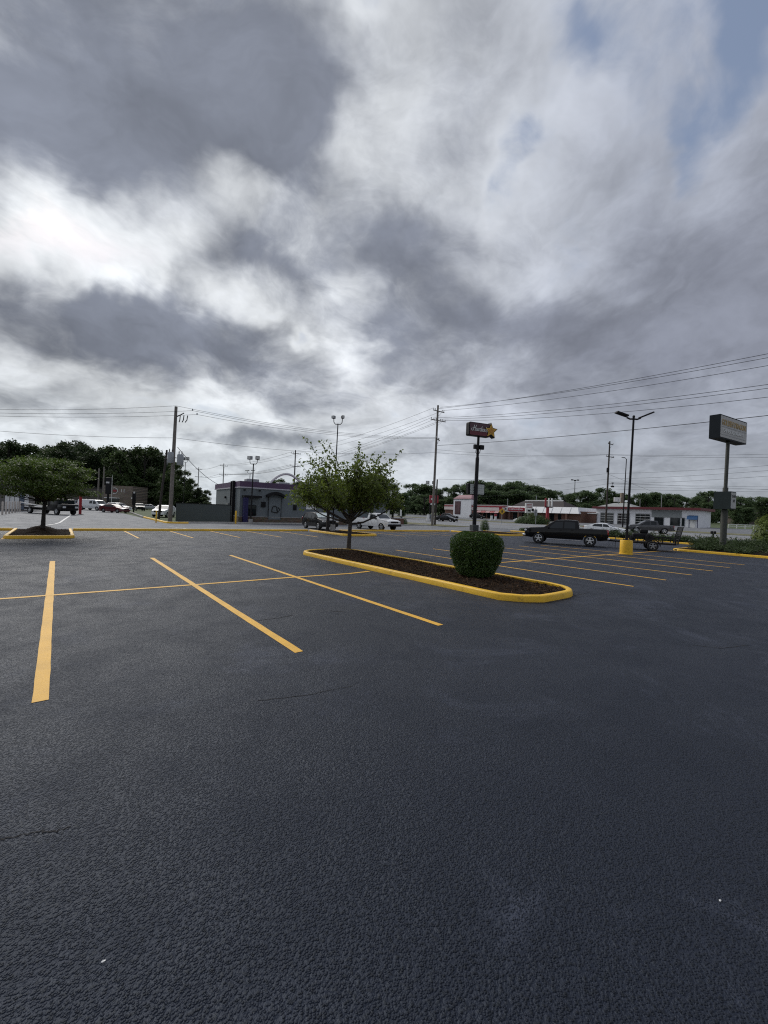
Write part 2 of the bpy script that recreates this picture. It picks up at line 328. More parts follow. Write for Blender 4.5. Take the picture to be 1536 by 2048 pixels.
# ------------------------------------------------------------------ mesh helpers
class MB:
    def __init__(s): s.v = []; s.f = []; s.m = []
    def add(s, vs, fs, mi=0):
        o = len(s.v); s.v += [tuple(map(float, p)) for p in vs]; s.f += [tuple(i + o for i in f) for f in fs]; s.m += [mi] * len(fs); return s
    def box(s, cx, cy, cz, sx, sy, sz, rz=0.0, mi=0, rx=0.0, ry=0.0):
        e = Euler((rx, ry, rz)).to_matrix(); vs = []
        for dx in (-.5, .5):
            for dy in (-.5, .5):
                for dz in (-.5, .5): q = e @ Vector((dx * sx, dy * sy, dz * sz)); vs.append((cx + q.x, cy + q.y, cz + q.z))
        return s.add(vs, [(0, 1, 3, 2), (4, 6, 7, 5), (0, 4, 5, 1), (2, 3, 7, 6), (0, 2, 6, 4), (1, 5, 7, 3)], mi)
    def bbox(s, cx, cy, cz, sx, sy, sz, bev=.02, rz=0.0, mi=0):
        bm = bmesh.new(); bmesh.ops.create_cube(bm, size=1); bmesh.ops.scale(bm, vec=(sx, sy, sz), verts=bm.verts)
        bmesh.ops.bevel(bm, geom=bm.edges[:], offset=min(bev, .45 * min(sx, sy, sz)), segments=2, affect='EDGES', profile=.5)
        bmesh.ops.rotate(bm, cent=(0, 0, 0), matrix=Matrix.Rotation(rz, 3, 'Z'), verts=bm.verts)
        bm.verts.index_update(); vs = [(v.co.x + cx, v.co.y + cy, v.co.z + cz) for v in bm.verts]; fs = [tuple(v.index for v in f.verts) for f in bm.faces]
        bm.free(); return s.add(vs, fs, mi)
    def tube(s, pts, rad, n=8, cap=True, mi=0):
        P = [np.array(p, float) for p in pts]; k = len(P); rad = rad if isinstance(rad, (list, tuple)) else [rad] * k
        vs = []; prev = None
        for i in range(k):
            t = P[min(i + 1, k - 1)] - P[max(i - 1, 0)]; t = t / (np.linalg.norm(t) + 1e-9)
            if prev is None:
                a = np.array([1., 0, 0]) if abs(t[0]) < .8 else np.array([0, 1., 0]); u_ = np.cross(t, a)
            else: u_ = prev - t * (prev @ t)
            u_ = u_ / (np.linalg.norm(u_) + 1e-9); prev = u_; w_ = np.cross(t, u_)
            for j in range(n):
                a = 2 * math.pi * j / n; vs.append(P[i] + rad[i] * (math.cos(a) * u_ + math.sin(a) * w_))
        fs = [(i * n + j, i * n + (j + 1) % n, (i + 1) * n + (j + 1) % n, (i + 1) * n + j) for i in range(k - 1) for j in range(n)]
        if cap: fs += [tuple(range(n - 1, -1, -1)), tuple((k - 1) * n + j for j in range(n))]
        return s.add(vs, fs, mi)
    def cyl(s, a, b, r0, r1=None, n=14, mi=0): return s.tube([a, b], [r0, r0 if r1 is None else r1], n, True, mi)
    def lathe(s, prof, n=20, axis='Z', c=(0, 0, 0), mi=0):
        vs = []
        for r, h in prof:
            for j in range(n):
                a = 2 * math.pi * j / n; x, y = r * math.cos(a), r * math.sin(a)
                p = (x, y, h) if axis == 'Z' else (x, h, y); vs.append((p[0] + c[0], p[1] + c[1], p[2] + c[2]))
        k = len(prof)
        fs = [(i * n + j, i * n + (j + 1) % n, (i + 1) * n + (j + 1) % n, (i + 1) * n + j) for i in range(k - 1) for j in range(n)]
        return s.add(vs, fs, mi)
    def prism(s, poly, z0, z1, mi=0):
        n = len(poly); vs = [(x, y, z0) for x, y in poly] + [(x, y, z1) for x, y in poly]
        return s.add(vs, [tuple(range(n - 1, -1, -1)), tuple(range(n, 2 * n))] + [(i, (i + 1) % n, n + (i + 1) % n, n + i) for i in range(n)], mi)
    def vprism(s, poly, y0, y1, mi=0):                                    # polygon in x-z extruded along y
        n = len(poly); vs = [(x, y0, z) for x, z in poly] + [(x, y1, z) for x, z in poly]
        return s.add(vs, [tuple(range(n)), tuple(range(2 * n - 1, n - 1, -1))] + [(i, n + i, n + (i + 1) % n, (i + 1) % n) for i in range(n)], mi)
    def mesh(s, name, mats, smooth=None):
        me = bpy.data.meshes.new(name); me.from_pydata(s.v, [], s.f)
        mats = mats if isinstance(mats, (list, tuple)) else [mats]
        for m in mats: me.materials.append(m)
        if len(mats) > 1: me.polygons.foreach_set('material_index', s.m)
        bm = bmesh.new(); bm.from_mesh(me); bmesh.ops.recalc_face_normals(bm, faces=bm.faces); bm.to_mesh(me); bm.free()
        if smooth is not None:
            me.polygons.foreach_set('use_smooth', [True] * len(me.polygons)); me.set_sharp_from_angle(angle=R(smooth))
        me.update(); return me
    def build(s, name, mats, parent=None, smooth=None, loc=None, rz=0.0):
        return link(name, s.mesh(name, mats, smooth), parent, loc, rz)

def link(name, me, parent=None, loc=None, rz=0.0):
    o = bpy.data.objects.new(name, me); COL.objects.link(o)
    if parent is not None: o.parent = parent
    if loc is not None: o.location = loc
    if rz: o.rotation_euler = (0, 0, rz)
    return o
def tag(o, label, cat, group=None):
    o['label'] = label; o['category'] = cat
    if group: o['group'] = group
    return o
def thing(name, label, cat, loc=(0, 0, 0), rz=0.0, group=None):
    o = bpy.data.objects.new(name, None); COL.objects.link(o); o.location = (tuple(map(float, loc)) + (0.0,))[:3]; o.rotation_euler = (0, 0, rz)
    o.empty_display_size = .2
    return tag(o, label, cat, group)
def struct(o): o['kind'] = 'structure'; return o
def stuff(o): o['kind'] = 'stuff'; return o
def copy_tree(o, parent=None):
    c = o.copy(); COL.objects.link(c); c.parent = parent
    for ch in list(o.children): copy_tree(ch, c)
    return c

def leaves_mesh(name, pts, size, m, seed=0, up_bias=.0, aspect=.6, sizevar=.35, dirs=None):
    g = np.random.default_rng(seed); pts = np.asarray(pts, float); n = len(pts)
    nrm = g.normal(size=(n, 3)); nrm[:, 2] = np.abs(nrm[:, 2]) * (1 + up_bias * 3); nrm /= np.linalg.norm(nrm, axis=1)[:, None]
    a = g.normal(size=(n, 3)) if dirs is None else np.asarray(dirs) + .5 * g.normal(size=(n, 3))
    a -= nrm * (a * nrm).sum(1)[:, None]; a /= np.linalg.norm(a, axis=1)[:, None] + 1e-9
    b = np.cross(nrm, a); s = size * (1 + sizevar * g.uniform(-1, 1, n))[:, None]
    v = np.stack([pts - a * s * .5, pts + b * s * .5 * aspect + nrm * s * .08, pts + a * s * .5, pts - b * s * .5 * aspect + nrm * s * .08], 1).reshape(-1, 3)
    me = bpy.data.meshes.new(name); me.vertices.add(4 * n); me.vertices.foreach_set('co', v.ravel())
    me.loops.add(4 * n); me.loops.foreach_set('vertex_index', np.arange(4 * n, dtype=np.int32))
    me.polygons.add(n); me.polygons.foreach_set('loop_start', np.arange(0, 4 * n, 4, dtype=np.int32)); me.polygons.foreach_set('loop_total', np.full(n, 4, dtype=np.int32))
    at_ = me.attributes.new('var', 'FLOAT', 'POINT'); at_.data.foreach_set('value', np.repeat(g.uniform(0, .6, n), 4).astype(np.float32))
    me.materials.append(m); me.update(); me.validate(); return me

def text_mesh(name, s, size, m, shear=0.0, bold=0.0, depth=.01, align='CENTER', sx=1.0):
    cu = bpy.data.curves.new(name, 'FONT'); cu.body = s; cu.size = size; cu.shear = shear; cu.offset = bold; cu.extrude = depth
    cu.align_x = align; cu.align_y = 'CENTER'; cu.resolution_u = 3
    o = bpy.data.objects.new(name, cu); COL.objects.link(o); bpy.context.view_layer.update()
    me = bpy.data.meshes.new_from_object(o.evaluated_get(bpy.context.evaluated_depsgraph_get())); bpy.data.objects.remove(o); bpy.data.curves.remove(cu)
    me.name = name; me.materials.clear(); me.materials.append(m)
    # stand the text up: x stays, y becomes z, faces -y
    me.transform(Matrix(((sx, 0, 0, 0), (0, 0, -1, 0), (0, 1, 0, 0), (0, 0, 0, 1)))); return me

# ------------------------------------------------------------------ setting
def sheet(name, xs, ys, m, dz, parent=None, kind=True):
    br = sorted({xs[0], xs[1]} | {a for a, _ in TP if xs[0] < a < xs[1]})
    b = MB()
    for x0, x1 in zip(br, br[1:]):
        b.add([(x0, ys[0], terr(x0) + dz), (x1, ys[0], terr(x1) + dz), (x1, ys[1], terr(x1) + dz), (x0, ys[1], terr(x0) + dz)], [(0, 1, 2, 3)])
    o = b.build(name, m, parent)
    if parent is None: struct(o)
    return o
sheet('ground', (-2500, 2500), (-2500, 2500), GRASS, -.045)
BACK = 32.4                                                               # y of the kerb behind the far stall row
lot = sheet('parking_lot', (-70, 46.4), (-60, BACK), ASPH, 0.0)
drive = sheet('driveway', (-90, 46.4), (BACK, 43.0), ASPH_OLD, -.004)
side_lot = sheet('side_lot', (-34, 8.2), (43.0, 135), ASPH_OLD, -.004)
road = sheet('highway', (52.0, 84.0), (-900, 1200), ROADM, .012)
far_lot = sheet('far_side_lot', (92, 128), (-40, 175), ASPH_OLD, .008)
entry = sheet('driveway_apron', (46.4, 52.0), (32.4, 43.0), ASPH_OLD, -.008)
rest_lot = sheet('restaurant_lot', (8.2, 46.4), (43.0, 47.2), ASPH_OLD, -.006)

def line_strip(name, pts, wid, m, parent, z=.004, jit=.0035, step=.3):
    P = [np.array(p[:2], float) for p in pts]; Q = []
    for a, b_ in zip(P, P[1:]):
        k = max(1, int(np.linalg.norm(b_ - a) / step))
        for i in range(k): Q.append(a + (b_ - a) * i / k)
    Q.append(P[-1]); b = MB(); vs = []
    for i, q in enumerate(Q):
        t = Q[min(i + 1, len(Q) - 1)] - Q[max(i - 1, 0)]; t = t / np.linalg.norm(t); n = np.array([-t[1], t[0]])
        w0 = wid / 2 + rnd.uniform(-jit, jit); w1 = wid / 2 + rnd.uniform(-jit, jit)
        for s_, w_ in ((1, w0), (-1, w1)):
            p = q + n * s_ * w_; vs.append((p[0], p[1], terr(p[0]) + z))
    fs = [(2 * i, 2 * i + 1, 2 * i + 3, 2 * i + 2) for i in range(len(Q) - 1)]
    b.add(vs, fs); return b.build(name, m, parent)
S = 2.74; X0 = -.085; YC = 10.79
for k in range(-6, 3): line_strip('stall_line', [(X0 + k * S, 5.16 + rnd.uniform(-.06, .06)), (X0 + k * S + rnd.uniform(-.03, .03), 16.66)], .13, YLINE, lot)
line_strip('cross_line', [(X0 - 7 * S, YC - .02), (2.6, YC), (5.4, YC + .04), (7.2, YC - .02), (8.05, YC + .12)], .12, YLINE, lot, z=.0055)
for k in range(0, 6): line_strip('stall_line', [(13.85 + k * S, 5.16), (13.85 + k * S, 16.5)], .12, YLINE, lot)
line_strip('cross_line', [(11.4, YC - .05), (19, YC), (26.5, YC - .05), (31.5, YC - .1), (34.7, YC - .3)], .12, YLINE, lot, z=.0055)
for k in range(0, 12):
    x = 3.45 + k * S
    if 16.6 < x < 20.9: continue
    line_strip('stall_line', [(x, 25.8), (x, BACK - .2)], .11, YLINE, lot)
for k in range(-8, -1): line_strip('stall_line', [(3.45 + k * S, 25.8), (3.45 + k * S, BACK - .2)], .11, YLINE, lot)
line_strip('drive_line', [gnd(90, 1051), gnd(100, 1049.6), gnd(111, 1048), gnd(120, 1045), gnd(130, 1038), gnd(146, 1027.5)], .16, WLINE, drive, z=.006, step=1)
for k in range(3): line_strip('drive_mark', [(-.5 + k * 8.5, 34.6), (-1.2 + k * 8.5, 38.2)], .12, WLINE, drive, z=.006, step=1)
for x in (67.6, 68.4): line_strip('centre_line', [(x, -150), (x, 400)], .13, YLINE, road, z=.018, step=40)
for x in (52.8, 83.2): line_strip('edge_line', [(x, -150), (x, 400)], .13, WLINE, road, z=.018, step=40)
for x in (60.2, 75.6):
    for k in range(-4, 22): line_strip('lane_dash', [(x, k * 12), (x, k * 12 + 3)], .13, WLINE, road, z=.018, step=9)

CRK = mat('crack_dark', (.006, .006, .008), .9, var=.2)
def jag(pts, a, n=7):
    out = []
    for p, q in zip(pts, pts[1:]):
        for i in range(n): f_ = i / n; out.append((p[0] + (q[0] - p[0]) * f_ + rnd.uniform(-a, a), p[1] + (q[1] - p[1]) * f_ + rnd.uniform(-a, a)))
    return out + [tuple(pts[-1][:2])]
for path, wd_ in (([(0, 1680), (45, 1670), (80, 1662), (112, 1664), (140, 1655)], .010), ([(515, 1402), (620, 1390), (660, 1380), (705, 1372)], .008), ([(500, 1243), (560, 1236), (585, 1230)], .014), ([(1140, 1193), (1165, 1188), (1180, 1184)], .022), ([(1068, 1208), (1110, 1204), (1136, 1198)], .020), ([(660, 1222), (690, 1224)], .03), ([(1385, 1290), (1440, 1297), (1500, 1290)], .012)):
    line_strip('crack', jag([gnd(*p) for p in path], .010), wd_, CRK, lot, z=.003, jit=wd_ * .4, step=.05)
def kerb_mesh(path, closed, w=.17, h=.15):
    """sweep of a rounded kerb; path runs along the OUTER edge, inside lies to the left"""
    P = [np.array(p, float) for p in path]; n = len(P)
    prof = [(0, -.02), (.012, h - .035), (.03, h - .008), (.055, h), (w - .02, h + .002), (w, h - .012), (w, -.02)]
    vs = []; m = len(prof)
    for i in range(n):
        a = P[(i - 1) % n] if (closed or i > 0) else P[i]; c = P[(i + 1) % n] if (closed or i < n - 1) else P[i]
        d0 = P[i] - a; d1 = c - P[i]
        if np.linalg.norm(d0) < 1e-6: d0 = d1
        if np.linalg.norm(d1) < 1e-6: d1 = d0
        d0 = d0 / np.linalg.norm(d0); d1 = d1 / np.linalg.norm(d1); n0 = np.array([-d0[1], d0[0]]); n1 = np.array([-d1[1], d1[0]])
        nn = n0 + n1; nn = nn / np.linalg.norm(nn); k = 1 / max(.5, nn @ n0)
        j = rnd.uniform(-.004, .004)
        for o, z in prof: p = P[i] + nn * k * o; vs.append((p[0], p[1], terr(p[0]) + z + (j if z > .05 else 0)))
    b = MB(); rng = range(n if closed else n - 1)
    fs = [(i * m + j, i * m + j + 1, ((i + 1) % n) * m + j + 1, ((i + 1) % n) * m + j) for i in rng for j in range(m - 1)]
    if not closed: fs += [tuple(range(m)), tuple((n - 1) * m + j for j in range(m - 1, -1, -1))]
    b.add(vs, fs); return b
def dens(path, step=.5, closed=False):
    out = []; P = [np.array(p, float) for p in path]; Q = P + [P[0]] if closed else P
    for a, b_ in zip(Q, Q[1:]):
        k = max(1, int(np.linalg.norm(b_ - a) / step)); out += [a + (b_ - a) * i / k for i in range(k)]
    if not closed: out.append(P[-1])
    return out
def arc(cx, cy, r, a0, a1, n=8): return [(cx + r * math.cos(R(a0 + (a1 - a0) * i / n)), cy + r * math.sin(R(a0 + (a1 - a0) * i / n))) for i in range(n + 1)]

def inside(p, poly):
    x, y = p; c = False; n = len(poly)
    for i in range(n):
        x0, y0 = poly[i]; x1, y1 = poly[(i + 1) % n]
        if (y0 > y) != (y1 > y) and x < (x1 - x0) * (y - y0) / (y1 - y0) + x0: c = not c
    return c
def shrink(poly, d):
    P = [np.array(p) for p in poly]; n = len(P); out = []
    for i in range(n):
        d0 = P[i] - P[i - 1]; d1 = P[(i + 1) % n] - P[i]
        d0 /= np.linalg.norm(d0) + 1e-9; d1 /= np.linalg.norm(d1) + 1e-9
        nn = np.array([-d0[1] - d1[1], d0[0] + d1[0]]); nn /= np.linalg.norm(nn) + 1e-9; out.append(tuple(P[i] + nn * d))
    return out
def bed(name, poly, m, parent, zf, step=.22, rough=.03, seed=1):
    """mulch bed: outline ring plus an uneven interior"""
    g = random.Random(seed); bm = bmesh.new(); xs = [p[0] for p in poly]; ys = [p[1] for p in poly]
    ring = [bm.verts.new((p[0], p[1], zf(*p) - .03)) for p in poly]
    for i in range(len(ring)): bm.edges.new((ring[i], ring[(i + 1) % len(ring)]))
    bmesh.ops.triangle_fill(bm, edges=bm.edges[:], use_beauty=True)
    L_ = max(max(xs) - min(xs), max(ys) - min(ys))
    for _ in range(9):
        ed = [e for e in bm.edges if e.calc_length() > step * 1.6]
        if not ed: break
        bmesh.ops.subdivide_edges(bm, edges=ed, cuts=1); bmesh.ops.triangulate(bm, faces=bm.faces[:])
    for v in bm.verts:
        edge = v.is_boundary; v.co.z = zf(v.co.x, v.co.y) + (0 if edge else g.uniform(-rough, rough))
    bmesh.ops.recalc_face_normals(bm, faces=bm.faces)
    me = bpy.data.meshes.new(name); bm.to_mesh(me); bm.free(); me.materials.append(m)
    me.polygons.foreach_set('use_smooth', [True] * len(me.polygons)); return link(name, me, parent)
def chips(poly, n, zf, parent, size=.07, seed=3):
    g = random.Random(seed); xs = [p[0] for p in poly]; ys = [p[1] for p in poly]; pts = []
    while len(pts) < n:
        p = (g.uniform(min(xs), max(xs)), g.uniform(min(ys), max(ys)))
        if inside(p, poly): pts.append((p[0], p[1], zf(*p) + g.uniform(.0, .035)))
    return stuff(link('mulch_chips', leaves_mesh('mulch_chips', pts, size, CHIP, seed, .3, .32), parent))

def island(label, path, closed, poly, zf, nch, loc, seed=1, group=None):
    t = thing('parking_island', label, 'parking island', loc, 0, group)
    def loc_(P): return [(p[0] - loc[0], p[1] - loc[1]) for p in P]
    k = kerb_mesh(path, closed); k.v = [(x - loc[0], y - loc[1], z) for x, y, z in k.v]
    k.build('kerb', YKERB, t, 40)
    pl = loc_(poly); f = lambda x, y: zf(x + loc[0], y + loc[1])
    bed('mulch_bed', pl, MULCH, t, f, seed=seed); 
    if nch: chips(shrink(pl, .08), nch, f, t, seed=seed)
    return t
# main island in front of the camera
xa, xb, ya, yb = 8.22, 11.18, 5.25, 16.75
main = arc(xb - 1.1, ya + 1.1, 1.1, 270, 360, 7) + [(xb, ya + 3)] + [(xb, yb - 4)] + arc(xb - 1.1, yb - 1.1, 1.1, 0, 90, 7) + arc(xa + 1.1, yb - 1.1, 1.1, 90, 180, 7) + [(xa, yb - 4), (xa, ya + 3)] + [(xa, ya + .7), (xa + .35, ya + .25), (xa + .8, ya)]
mainp = dens(main, .5, True)
def zmain(x, y): return .085 + .05 * math.sin((x - xa) / (xb - xa) * math.pi) + .02 * math.sin(x * 2.3 + y * 1.7)
island('long yellow-kerbed mulch island with the clipped bush and a young tree', mainp, True, shrink(mainp, .15), zmain, 7500, (9.7, 11.0), 4)
# left island in the far row
def ubay(x0, x1, y0, r): return [(x0, BACK - .05)] + [(x0, y0 + r)] + arc(x0 + r, y0 + r, r, 180, 270, 5)[1:] + arc(x1 - r, y0 + r, r, 270, 360, 5) + [(x1, BACK - .05)]
def zmound(x, y): return .10 + .42 * math.exp(-((x + .68) ** 2 + (y - 28.3) ** 2) / .62)
lp = dens(ubay(-2.05, .68, 26.1, .35), .5)
island('yellow-kerbed island heaped with a mulch mound under the dark round tree', lp, False, shrink([tuple(p) for p in lp], .15), zmound, 900, (-.7, 29), 5)
mp = dens(ubay(17.2, 20.4, 26.2, .9), .5)
island('yellow-kerbed island in the far row in front of the black hatchback', mp, False, shrink([tuple(p) for p in mp], .15), lambda x, y: .11, 300, (18.8, 29.4), 6)
hp = dens(ubay(35.2, 41.2, 25.0, 1.4), .5)
island('yellow-kerbed island at the foot of the tall dark red star sign', hp, False, shrink([tuple(p) for p in hp], .15), lambda x, y: .11, 300, (38.2, 29), 7)
# straight kerbs
bk = struct(MB().build('kerb_row', YKERB)); bk.name = 'back_kerb'
def straight_kerb(name, path, m, w=.17, h=.15):
    k = kerb_mesh(dens(path, 1.5), False, w, h); return struct(k.build(name, m, None, 40))
bpy.data.objects.remove(bk)
straight_kerb('back_kerb', [(-70, BACK), (-2.1, BACK)], YKERB)
straight_kerb('back_kerb', [(.73, BACK), (17.15, BACK)], YKERB)
straight_kerb('back_kerb', [(20.45, BACK), (35.1, BACK)], YKERB)
straight_kerb('restaurant_kerb', [(9.0, 44.3), (14, 46.2), (31, 47.2), (46, 47.2)], CONC, .3)
straight_kerb('corner_kerb', [(8.4, 60), (8.2, 46), (8.25, 44.6), (9.0, 44.2), (10.2, 44.45)], YKERB, .2)
straight_kerb('side_kerb', [(8.6, 60.2), (9.6, 76), (10.5, 92)], CONC, .25)

# front strip and sign bed (right)
sbed = [(34.95, 10.55), (34.95, 4), (34.95, -30), (51.4, -30), (51.4, 24.0), (46.6, 24.0), (46.6, 12.4), (45.9, 11.6), (44.5, 10.9), (36, 10.75)]
sg = thing('planting_bed', 'juniper bed with yellow kerb around the foot of the tall restaurant sign', 'planting bed', (40, 5, 0))
k = kerb_mesh(dens([(46.5, 24.0), (46.5, 12.2), (45.6, 11.2), (44.2, 10.75), (35.4, 10.65), (34.95, 10.2), (34.95, -30)], 1.0), False)
k.v = [(x - 40, y - 5, z) for x, y, z in k.v]; k.build('kerb', YKERB, sg, 40)
bed('mulch_bed', [(x - 40 + (.12 if x < 36 else 0), y - 5) for x, y in sbed], MULCH, sg, lambda x, y: .11 + terr(x + 40), step=1.2, rough=.04, seed=9)
strip = thing('verge_strip', 'narrow grass verge with kerb between the lot and the highway', 'verge', (49, 30, 0))
MB().add([(-2.4, -6, .10), (2.4, -6, .14 + .02), (2.4, 2.3, .16), (-2.4, 2.3, .10)], [(0, 1, 2, 3)]).build('grass', GRASS2, strip)
k = kerb_mesh(dens([(46.5, 32.3), (46.5, 24.1)], 1.0), False); k.v = [(x - 49, y - 30, z) for x, y, z in k.v]; k.build('kerb', YKERB, strip, 40)
sheet('far_verge', (84.4, 91.6), (-300, 600), GRASS2, .03)
sheet('near_verge', (46.6, 51.8), (43.2, 600), GRASS2, .03)
# ------------------------------------------------------------------ vehicles
def lerp(P, x):
    if x >= P[0][0]: return P[0][1]
    for (a, za), (b, zb) in zip(P, P[1:]):
        if x >= b: return zb + (za - zb) * (x - b) / (a - b + 1e-9)
    return P[-1][1]
WHEELS = {}
def wheel_meshes(r, w, rimm):
    key = (r, w, rimm.name)
    if key in WHEELS: return WHEELS[key]
    ri = r * .64
    ty = MB().lathe([(ri, -w / 2 + .01), (r * .93, -w / 2), (r, -w / 2 + .03), (r, w / 2 - .03), (r * .93, w / 2), (ri, w / 2 - .01), (ri, -w / 2 + .01)], 22, 'Y').mesh('tyre', RUBBER, 50)
    b = MB().lathe([(ri, -w / 2 + .012), (ri * .94, -w / 2 + .008), (ri * .9, -w / 2 + .06), (.0, -w / 2 + .075)], 22, 'Y', mi=1)
    b.lathe([(ri * 1.01, -w / 2 + .008), (ri * .93, -w / 2 - .002), (ri * .9, -w / 2 + .05)], 22, 'Y')
    for k in range(5):
        a = 2 * math.pi * k / 5 + .3
        b.box(math.cos(a) * ri * .47, -w / 2 + .03, math.sin(a) * ri * .47, ri * .95, .03, ri * .34, ry=-a)
    b.lathe([(ri * .26, -w / 2 + .05), (ri * .24, -w / 2 + .005), (0, -w / 2)], 12, 'Y')
    rm = b.mesh('rim', [rimm, BLACKP], 40); WHEELS[key] = (ty, rm); return WHEELS[key]

def car(name, label, cat, paint, p, loc, heading, group=None, rimm=ALLOY):
    t = thing(name, label, cat, loc, heading, group)
    Lh, Wh = p['L'] / 2, p['W'] / 2; top = p['top']; belt = p['belt']; sill = p.get('sill', .26); r = p['r']; wx = p['wx']
    Ra = r * 1.15; tk = p.get('tuck', .26); bed_ = p.get('bed')
    def T(x): return lerp(top, x)
    def B(x): return min(lerp(belt, x), T(x) - .015)
    def w(x):
        e = max(0, (abs(x) - (Lh - .55)) / .55); return Wh - p.get('round', .13) * e * e
    def y(x, z):
        b_ = lerp(belt, x); a = w(x)
        if z > b_: return a * .985 - tk * (z - b_)
        q = (z - sill) / max(.1, b_ - sill); return a * (.955 + .045 * math.sin(max(0, min(1, q)) * math.pi * .85) if q < .6 else .955 + .045 * math.sin(q * math.pi * .85))
    def bot(x):
        z = sill + .06 * max(0, (abs(x) - (Lh - .5)) / .5)
        for c in wx:
            d = abs(x - c)
            if d < Ra: z = max(z, r + math.sqrt(Ra * Ra - d * d) * .96)
        return z
    xs = {Lh, -Lh, Lh - .03, -Lh + .03, Lh - .1, -Lh + .1}
    for a, _ in top: xs.add(a)
    for a, _ in belt: xs.add(a)
    for c in wx:
        for k in range(0, 13): xs.add(c + Ra * 1.0005 * math.cos(math.pi * k / 12))
    x_ = -Lh
    while x_ < Lh: xs.add(round(x_, 3)); x_ += .22
    xs = sorted(v for v in xs if -Lh <= v <= Lh)
    xs = [v for i, v in enumerate(xs) if i == 0 or v - xs[i - 1] > .004]
    n1, n2 = 5, 4; rows = []
    for x in xs:
        b0 = bot(x); tp = T(x); bl = max(B(x), b0 + .02); tp = max(tp, bl + .012); sec = []
        zs = [b0 + (bl - b0) * i / n1 for i in range(n1 + 1)] + [bl + (tp - bl) * i / n2 for i in range(1, n2 + 1)]
        for z in zs: sec.append((y(x, z), z))
        ye = sec[-1][0]; inb = bed_ and bed_[0] < x < bed_[1]
        if inb: tops = [(ye - .02, tp + .01), (ye - .09, tp + .005), (ye - .11, bed_[2]), (ye * .4, bed_[2]), (0, bed_[2])]
        else:
            c = p.get('crown', .05); tops = [(ye * .97, tp + .014), (ye * .9, tp + c * .4), (ye * .7, tp + c * .7), (ye * .35, tp + c * .95), (0, tp + c)]
        half = sec + tops
        rows.append([(x, -a, z) for a, z in half] + [(x, a, z) for a, z in reversed(half[:-1])])
    n = len(rows[0]); b = MB(); vs = [q for rw in rows for q in rw]; fs = []; mi = []
    for i in range(len(rows) - 1):
        for j in range(n - 1): fs.append((i * n + j, i * n + j + 1, (i + 1) * n + j + 1, (i + 1) * n + j)); mi.append(0)
        fs.append((i * n + n - 1, i * n, (i + 1) * n, (i + 1) * n + n - 1)); mi.append(1)
    fs += [tuple(range(n)), tuple((len(rows) - 1) * n + j for j in range(n - 1, -1, -1))]; mi += [0, 0]
    b.v = vs; b.f = fs; b.m = mi; b.build('body', [paint, BLACKP], t, 38)
    for poly in p['side']:
        for s in (-1, 1):
            g = MB(); q = []
            for i in range(5):
                for j in range(4):
                    u_, v_ = i / 4, j / 3
                    x = (poly[0][0] * (1 - u_) + poly[1][0] * u_) * (1 - v_) + (poly[3][0] * (1 - u_) + poly[2][0] * u_) * v_
                    z = (poly[0][1] * (1 - u_) + poly[1][1] * u_) * (1 - v_) + (poly[3][1] * (1 - u_) + poly[2][1] * u_) * v_
                    q.append((x, s * (y(x, z) + .008), z))
            g.add(q, [(i * 4 + j, (i + 1) * 4 + j, (i + 1) * 4 + j + 1, i * 4 + j + 1) for i in range(4) for j in range(3)]); g.build('side_window', GLASSD, t, 60)
    for nm, (x0, x1) in (('windshield', p['ws']), ('rear_window', p['rw'])):
        g = MB(); q = []; c = p.get('crown', .05)
        for i in range(5):
            x = x0 + (x1 - x0) * i / 4
            for j in range(7):
                f = -.87 + 1.74 * j / 6; ye = y(x, max(T(x), B(x))); q.append((x + (.012 if nm == 'windshield' else -.012), f * ye, T(x) + c * (1 - .62 * f * f) * 1.0 + .012))
        g.add(q, [(i * 7 + j, (i + 1) * 7 + j, (i + 1) * 7 + j + 1, i * 7 + j + 1) for i in range(4) for j in range(6)]); g.build(nm, p.get('wsmat', GLASSD) if nm == 'windshield' else GLASSD, t, 60)
    ty, rm = wheel_meshes(r, p.get('tw', .23), rimm)
    for c in wx:
        for s in (-1, 1):
            wh = bpy.data.objects.new('wheel', None); COL.objects.link(wh); wh.parent = t; wh.location = (c, s * (Wh - .12), r); wh.empty_display_size = .1
            if s > 0: wh.rotation_euler = (0, 0, math.pi)
            link('tyre', ty, wh); link('rim', rm, wh)
    hz = p.get('hz', .68); fz = T(Lh)
    for s in (-1, 1):
        MB().bbox(Lh - .10, s * (w(Lh - .1) - .17), hz, .22, .34, .15, .04).build('headlight', LAMPW, t, 50)
        MB().bbox(-Lh + .06, s * (w(Lh - .06) - .10), p.get('tz', .85), .16, .2, p.get('th', .22), .03).build('taillight', LAMPR, t, 50)
        mx = p['ws'][0] - .30; mz = lerp(belt, mx) + .08
        MB().bbox(mx, s * (Wh + .07), mz, .13, .18, .13, .04).build('mirror', p.get('mirm', paint), t, 50)
        for hx in p.get('handles', (.15,)): MB().bbox(hx, s * (y(hx, lerp(belt, hx) - .1) + .012), lerp(belt, hx) - .1, .16, .03, .035, .01).build('door_handle', p.get('hmat', paint), t, 50)
    MB().bbox(Lh - .02, 0, hz - .02, .1, p['W'] * .56, p.get('gh', .16), .03).build('grille', p.get('grm', BLACKP), t, 50)
    if p.get('bump'):
        MB().bbox(Lh + .02, 0, p['bump'][1], .22, p['W'] * .96, p['bump'][2], .06).build('front_bumper', p['bump'][0], t, 50)
        MB().bbox(-Lh - .02, 0, p['bump'][1], .18, p['W'] * .9, p['bump'][2] * .8, .05).build('rear_bumper', p['bump'][0], t, 50)
    if p.get('board'):
        for s in (-1, 1): MB().bbox(.05, s * (Wh - .02), sill - .06, 2.3, .16, .06, .02).build('running_board', CHROME, t)
